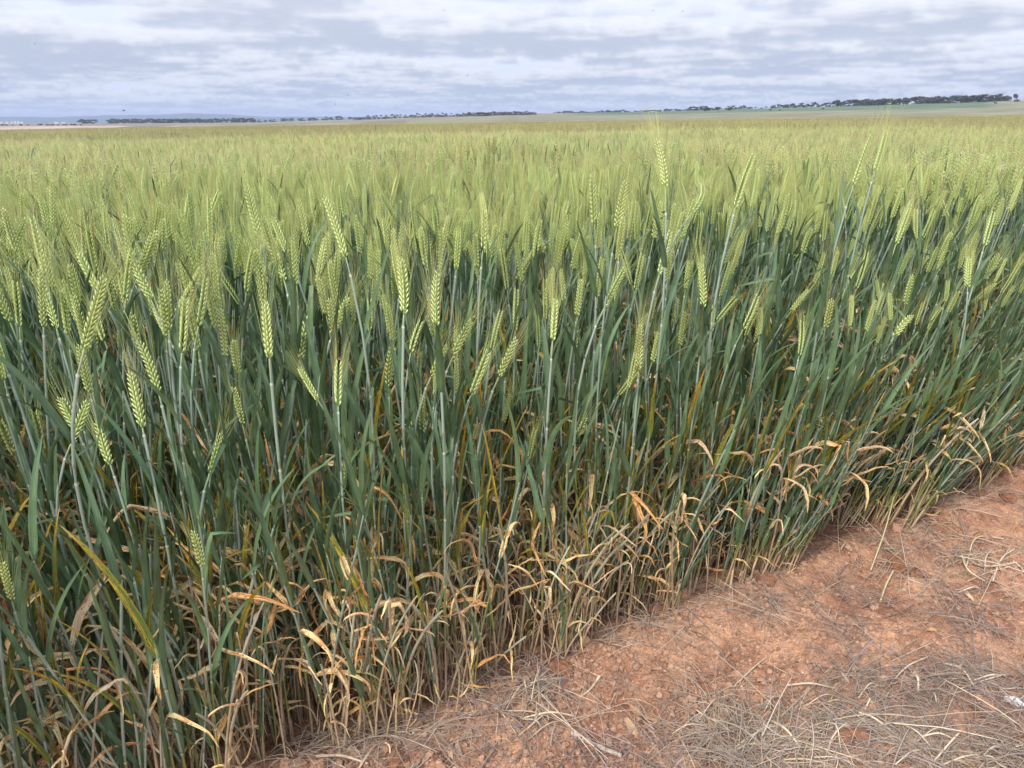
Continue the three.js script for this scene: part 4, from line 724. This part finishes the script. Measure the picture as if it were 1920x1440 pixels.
for (let k = 0; k < 84; k++) {                             // pale straws that stand out of the mats
  const b = litterBlobs[[0, 3, 4, 5, 6, 7, 8, 10, 12, 14, 15, 2][k % 12]], a = rs() * 6.28, q = rs() * b[2] * 0.9, x = b[0] + Math.cos(a) * q, y = b[1] + Math.sin(a) * q * 0.5, th = rs() * 3.14, L = 18 + rs() * 38;
  const p = onGround(x, y); if (depthIn(p.x, p.z) > -0.03 || y > 1470) continue;
  lying('straw', x < 1100 ? 'loose pale straw lying at the foot of the dead tillers' : y < 1200 ? 'loose pale straw lying in the litter at the right edge' : 'loose pale straw lying across the litter at the bottom right', 'straw', x < 1100 ? 'loose straws at the foot of the crop' : y < 1200 ? 'loose straws at the right edge' : 'loose straws at the bottom right', [[x - Math.cos(th) * L, y - Math.sin(th) * L * 0.6, 0.006], [x + (rs() - 0.5) * 12, y + (rs() - 0.5) * 10, 0.014 + rs() * 0.01], [x + Math.cos(th) * L, y + Math.sin(th) * L * 0.6, 0.006]], 0.0011 + rs() * 0.0012 + (k % 5 ? 0 : 0.0008), mixc([0.42, 0.34, 0.25], [0.68, 0.58, 0.42], rs()));
}
function gumLeaf(label, a, b, wid, tone, curl = 0.15) {    // a sickle-shaped fallen leaf from its stalk to its tip
  const A = onGround(...a), B = onGround(...b), L = A.distanceTo(B), n = 12, gb = new GB(), d = B.clone().sub(A).normalize(), s = V(-d.z, 0, d.x).normalize(); let pv = null;
  for (let k = 0; k <= n; k++) {
    const t = k / n, w = wid * 0.5 * Math.pow(Math.sin(Math.PI * Math.pow(t, 0.8)), 0.8) + 0.0004, c = curl * L * Math.sin(Math.PI * t), p = V(d.x * L * t + s.x * c, d.y * L * t, d.z * L * t + s.z * c), row = [];
    const g = (q) => nearGround(A.x + p.x + s.x * w * q, A.z + p.z + s.z * w * q) - A.y;
    for (const [q, up] of [[-1, 0.0055], [0, 0.003], [1, 0.0065]]) row.push(gb.v(p.x + s.x * w * q, Math.max(g(q), p.y - 0.002) + up + 0.004 * Math.sin(t * 3.1), p.z + s.z * w * q, (q + 1) / 2, t, tone));
    for (const [q, up] of [[1, 0.0057], [0, 0.0022], [-1, 0.0047]]) row.push(gb.v(p.x + s.x * w * q, Math.max(g(q), p.y - 0.002) + up + 0.004 * Math.sin(t * 3.1), p.z + s.z * w * q, (q + 1) / 2, t, tone));
    if (pv) for (let q = 0; q < 6; q++) gb.quad(pv[q], row[q], row[(q + 1) % 6], pv[(q + 1) % 6]);
    pv = row;
  }
  const o = mesh(numbered('fallen_leaf'), gb.geo(), M.gumLeaf); o.position.copy(A); return tag(o, label, 'fallen leaf', 'fallen gum leaves on the soil');
}
gumLeaf('tan fallen leaf standing vertical in the picture near the bottom right', [1714, 1372], [1708, 1424], 0.014, [1, 0.98, 0.95], 0.02);
gumLeaf('long tan fallen leaf slanting down to the bottom edge at the right', [1768, 1386], [1832, 1446], 0.013, [0.95, 0.92, 0.86], 0.05);
gumLeaf('tan fallen leaf with its tip left of the long slanting leaf', [1752, 1412], [1820, 1440], 0.013, [1.1, 1.0, 0.9], 0.08);
gumLeaf('brown fallen leaf lying level beside the long slanting leaf', [1800, 1428], [1862, 1442], 0.012, [0.9, 0.85, 0.8], 0.05);
gumLeaf('folded brown fallen leaf on bare soil at the bottom centre', [1166, 1322], [1248, 1360], 0.012, [0.85, 0.74, 0.64], 0.10);
gumLeaf('pale cream leaf scrap on the soil left of the pale litter', [1808, 1110], [1826, 1130], 0.012, [1.5, 1.5, 1.5], 0.1);
gumLeaf('pale curled leaf in the litter at the bottom right', [1668, 1350], [1696, 1340], 0.010, [1.3, 1.25, 1.2], 0.1);
gumLeaf('tan leaf fragment on the soil above the right-hand litter', [1738, 1194], [1756, 1186], 0.014, [0.95, 0.8, 0.68], 0.05);
gumLeaf('grey-white leaf flake among the litter at the right', [1718, 1258], [1724, 1282], 0.011, [1.25, 1.3, 1.35], 0.1);
gumLeaf('small pale leaf flake at the foot of the dead tillers', [842, 1412], [850, 1430], 0.009, [1.2, 1.2, 1.2], 0.1);
gumLeaf('grey leaf flake beside the pale one at the foot of the tillers', [856, 1408], [868, 1424], 0.008, [0.9, 0.9, 0.92], 0.1);
function lump(name, label, px, py, sx, sy, mat, seed, amp = 0.5) {      // a clod or chip, half sunk in the soil
  const p = onGround(px, py), g = new THREE.IcosahedronGeometry(1, 4), P = g.attributes.position, uv = g.attributes.uv;
  for (let i = 0; i < P.count; i++) { const v = V(P.getX(i), P.getY(i), P.getZ(i)), m = 0.55 + amp * fbm(v.x * 1.7 + seed, v.y * 1.7 + v.z * 2.3, 3, seed) + 0.7 * amp * fbm(v.x * 4.7 + v.y * 2 + seed, v.z * 4.7 - v.y * 3, 3, seed + 9); uv.setXY(i, v.x * 0.05 + v.z * 0.02, v.y * 0.05 + v.z * 0.04); P.setXYZ(i, v.x * m * sx, v.y * m * sy, v.z * m * sx * 0.8); }
  g.computeVertexNormals(); g.setAttribute('color', new THREE.Float32BufferAttribute(new Float32Array(P.count * 3).fill(1), 3));
  const o = mesh(numbered(name), g, mat); o.position.set(p.x, p.y + sy * 0.12, p.z); o.rotation.y = seed; return o;
}
for (const [x, y, sx, sy, l, s] of [[1602, 1388, 0.036, 0.026, 'broad red clod among the straw litter near the bottom', 3], [1680, 1062, 0.034, 0.03, 'crumbly red clod beside the slanting green-white stalk', 5], [1722, 1078, 0.026, 0.018, 'dark crumbly clod right of the slanting stalk', 7], [1052, 1256, 0.030, 0.018, 'rounded red clod below the bent pale straw', 9], [1890, 932, 0.032, 0.016, 'flat red clod on the bank at the right edge', 11], [1905, 1283, 0.03, 0.014, 'bare red clod in the litter at the right edge', 13], [1435, 1088, 0.03, 0.016, 'dark red clod under the crop edge', 15], [745, 1425, 0.03, 0.018, 'dull red clod at the lower end of the crop edge', 17]])
  tag(lump('clod', l, x, y, sx, sy, M.clod, s), l, 'clod', null);
const chip = std({ color: new THREE.Color().setRGB(0.72, 0.68, 0.62), roughness: 0.7 }), foil = std({ color: new THREE.Color().setRGB(0.82, 0.82, 0.84), roughness: 0.35 });
for (const [x, y, s, l, m] of [[1726, 1011, 0.005, 'cream pebble on the soil under the right-hand crop edge', chip], [797, 1379, 0.004, 'cream pebble at the foot of the dead tillers', chip], [775, 1374, 0.0035, 'small cream pebble left of the other at the tiller foot', chip], [1050, 1262, 0.004, 'white chip on the rounded clod', chip], [1340, 1425, 0.004, 'white chip near the bottom edge', chip]]) tag(lump('pebble', l, x, y, s, s * 0.7, m, (x % 17) + 1), l, 'pebble', null);
tag(lump('plastic_scrap', '', 1902, 1316, 0.013, 0.007, foil, 21, 0.9), 'crumpled white plastic scrap in the litter at the right edge', 'plastic scrap', null);
{ const o = lump('bark_piece', '', 1183, 1362, 0.008, 0.006, M.bark, 23, 0.8); o.scale.set(0.9, 1, 3.4); o.rotation.set(0.1, 0.35, 0); tag(o, 'grey fibrous bark piece on the soil at the bottom centre', 'bark', null); }

// ---------------------------------------------------------------- flies in front of the sky
for (const [x, y, s] of [[232, 207, 1.5], [66, 82, 1], [832, 19, 1], [877, 141, 1], [629, 195, 1.1], [1280, 21, 0.9], [1790, 135, 0.8], [1224, 20, 0.9], [652, 178, 0.8]]) {
  const d = ray(x, y), P = V(0, EYE, 0).addScaledVector(d, 4.2), g = new THREE.Group(), gb = new GB(); g.name = numbered('fly');
  const b = new THREE.SphereGeometry(0.0024 * s, 10, 8); b.scale(1, 0.8, 1.9); mesh('body', b, M.fly, g);
  for (const q of [-1, 1]) { const w = new THREE.SphereGeometry(0.0032 * s, 8, 6); w.scale(1, 0.08, 0.5); w.translate(q * 0.0034 * s, 0.0012 * s, 0.001 * s); mesh('wing', w, M.fly, g); }
  g.position.copy(P); g.rotation.y = x; tag(g, s > 1.2 ? 'largest dark fly, just above the blue hills at the left' : 'small dark fly in front of the clouds', 'fly', s > 1.2 ? null : 'flies in front of the sky'); scene.add(g);
}

shade(scene);
renderer.render(scene, camera);
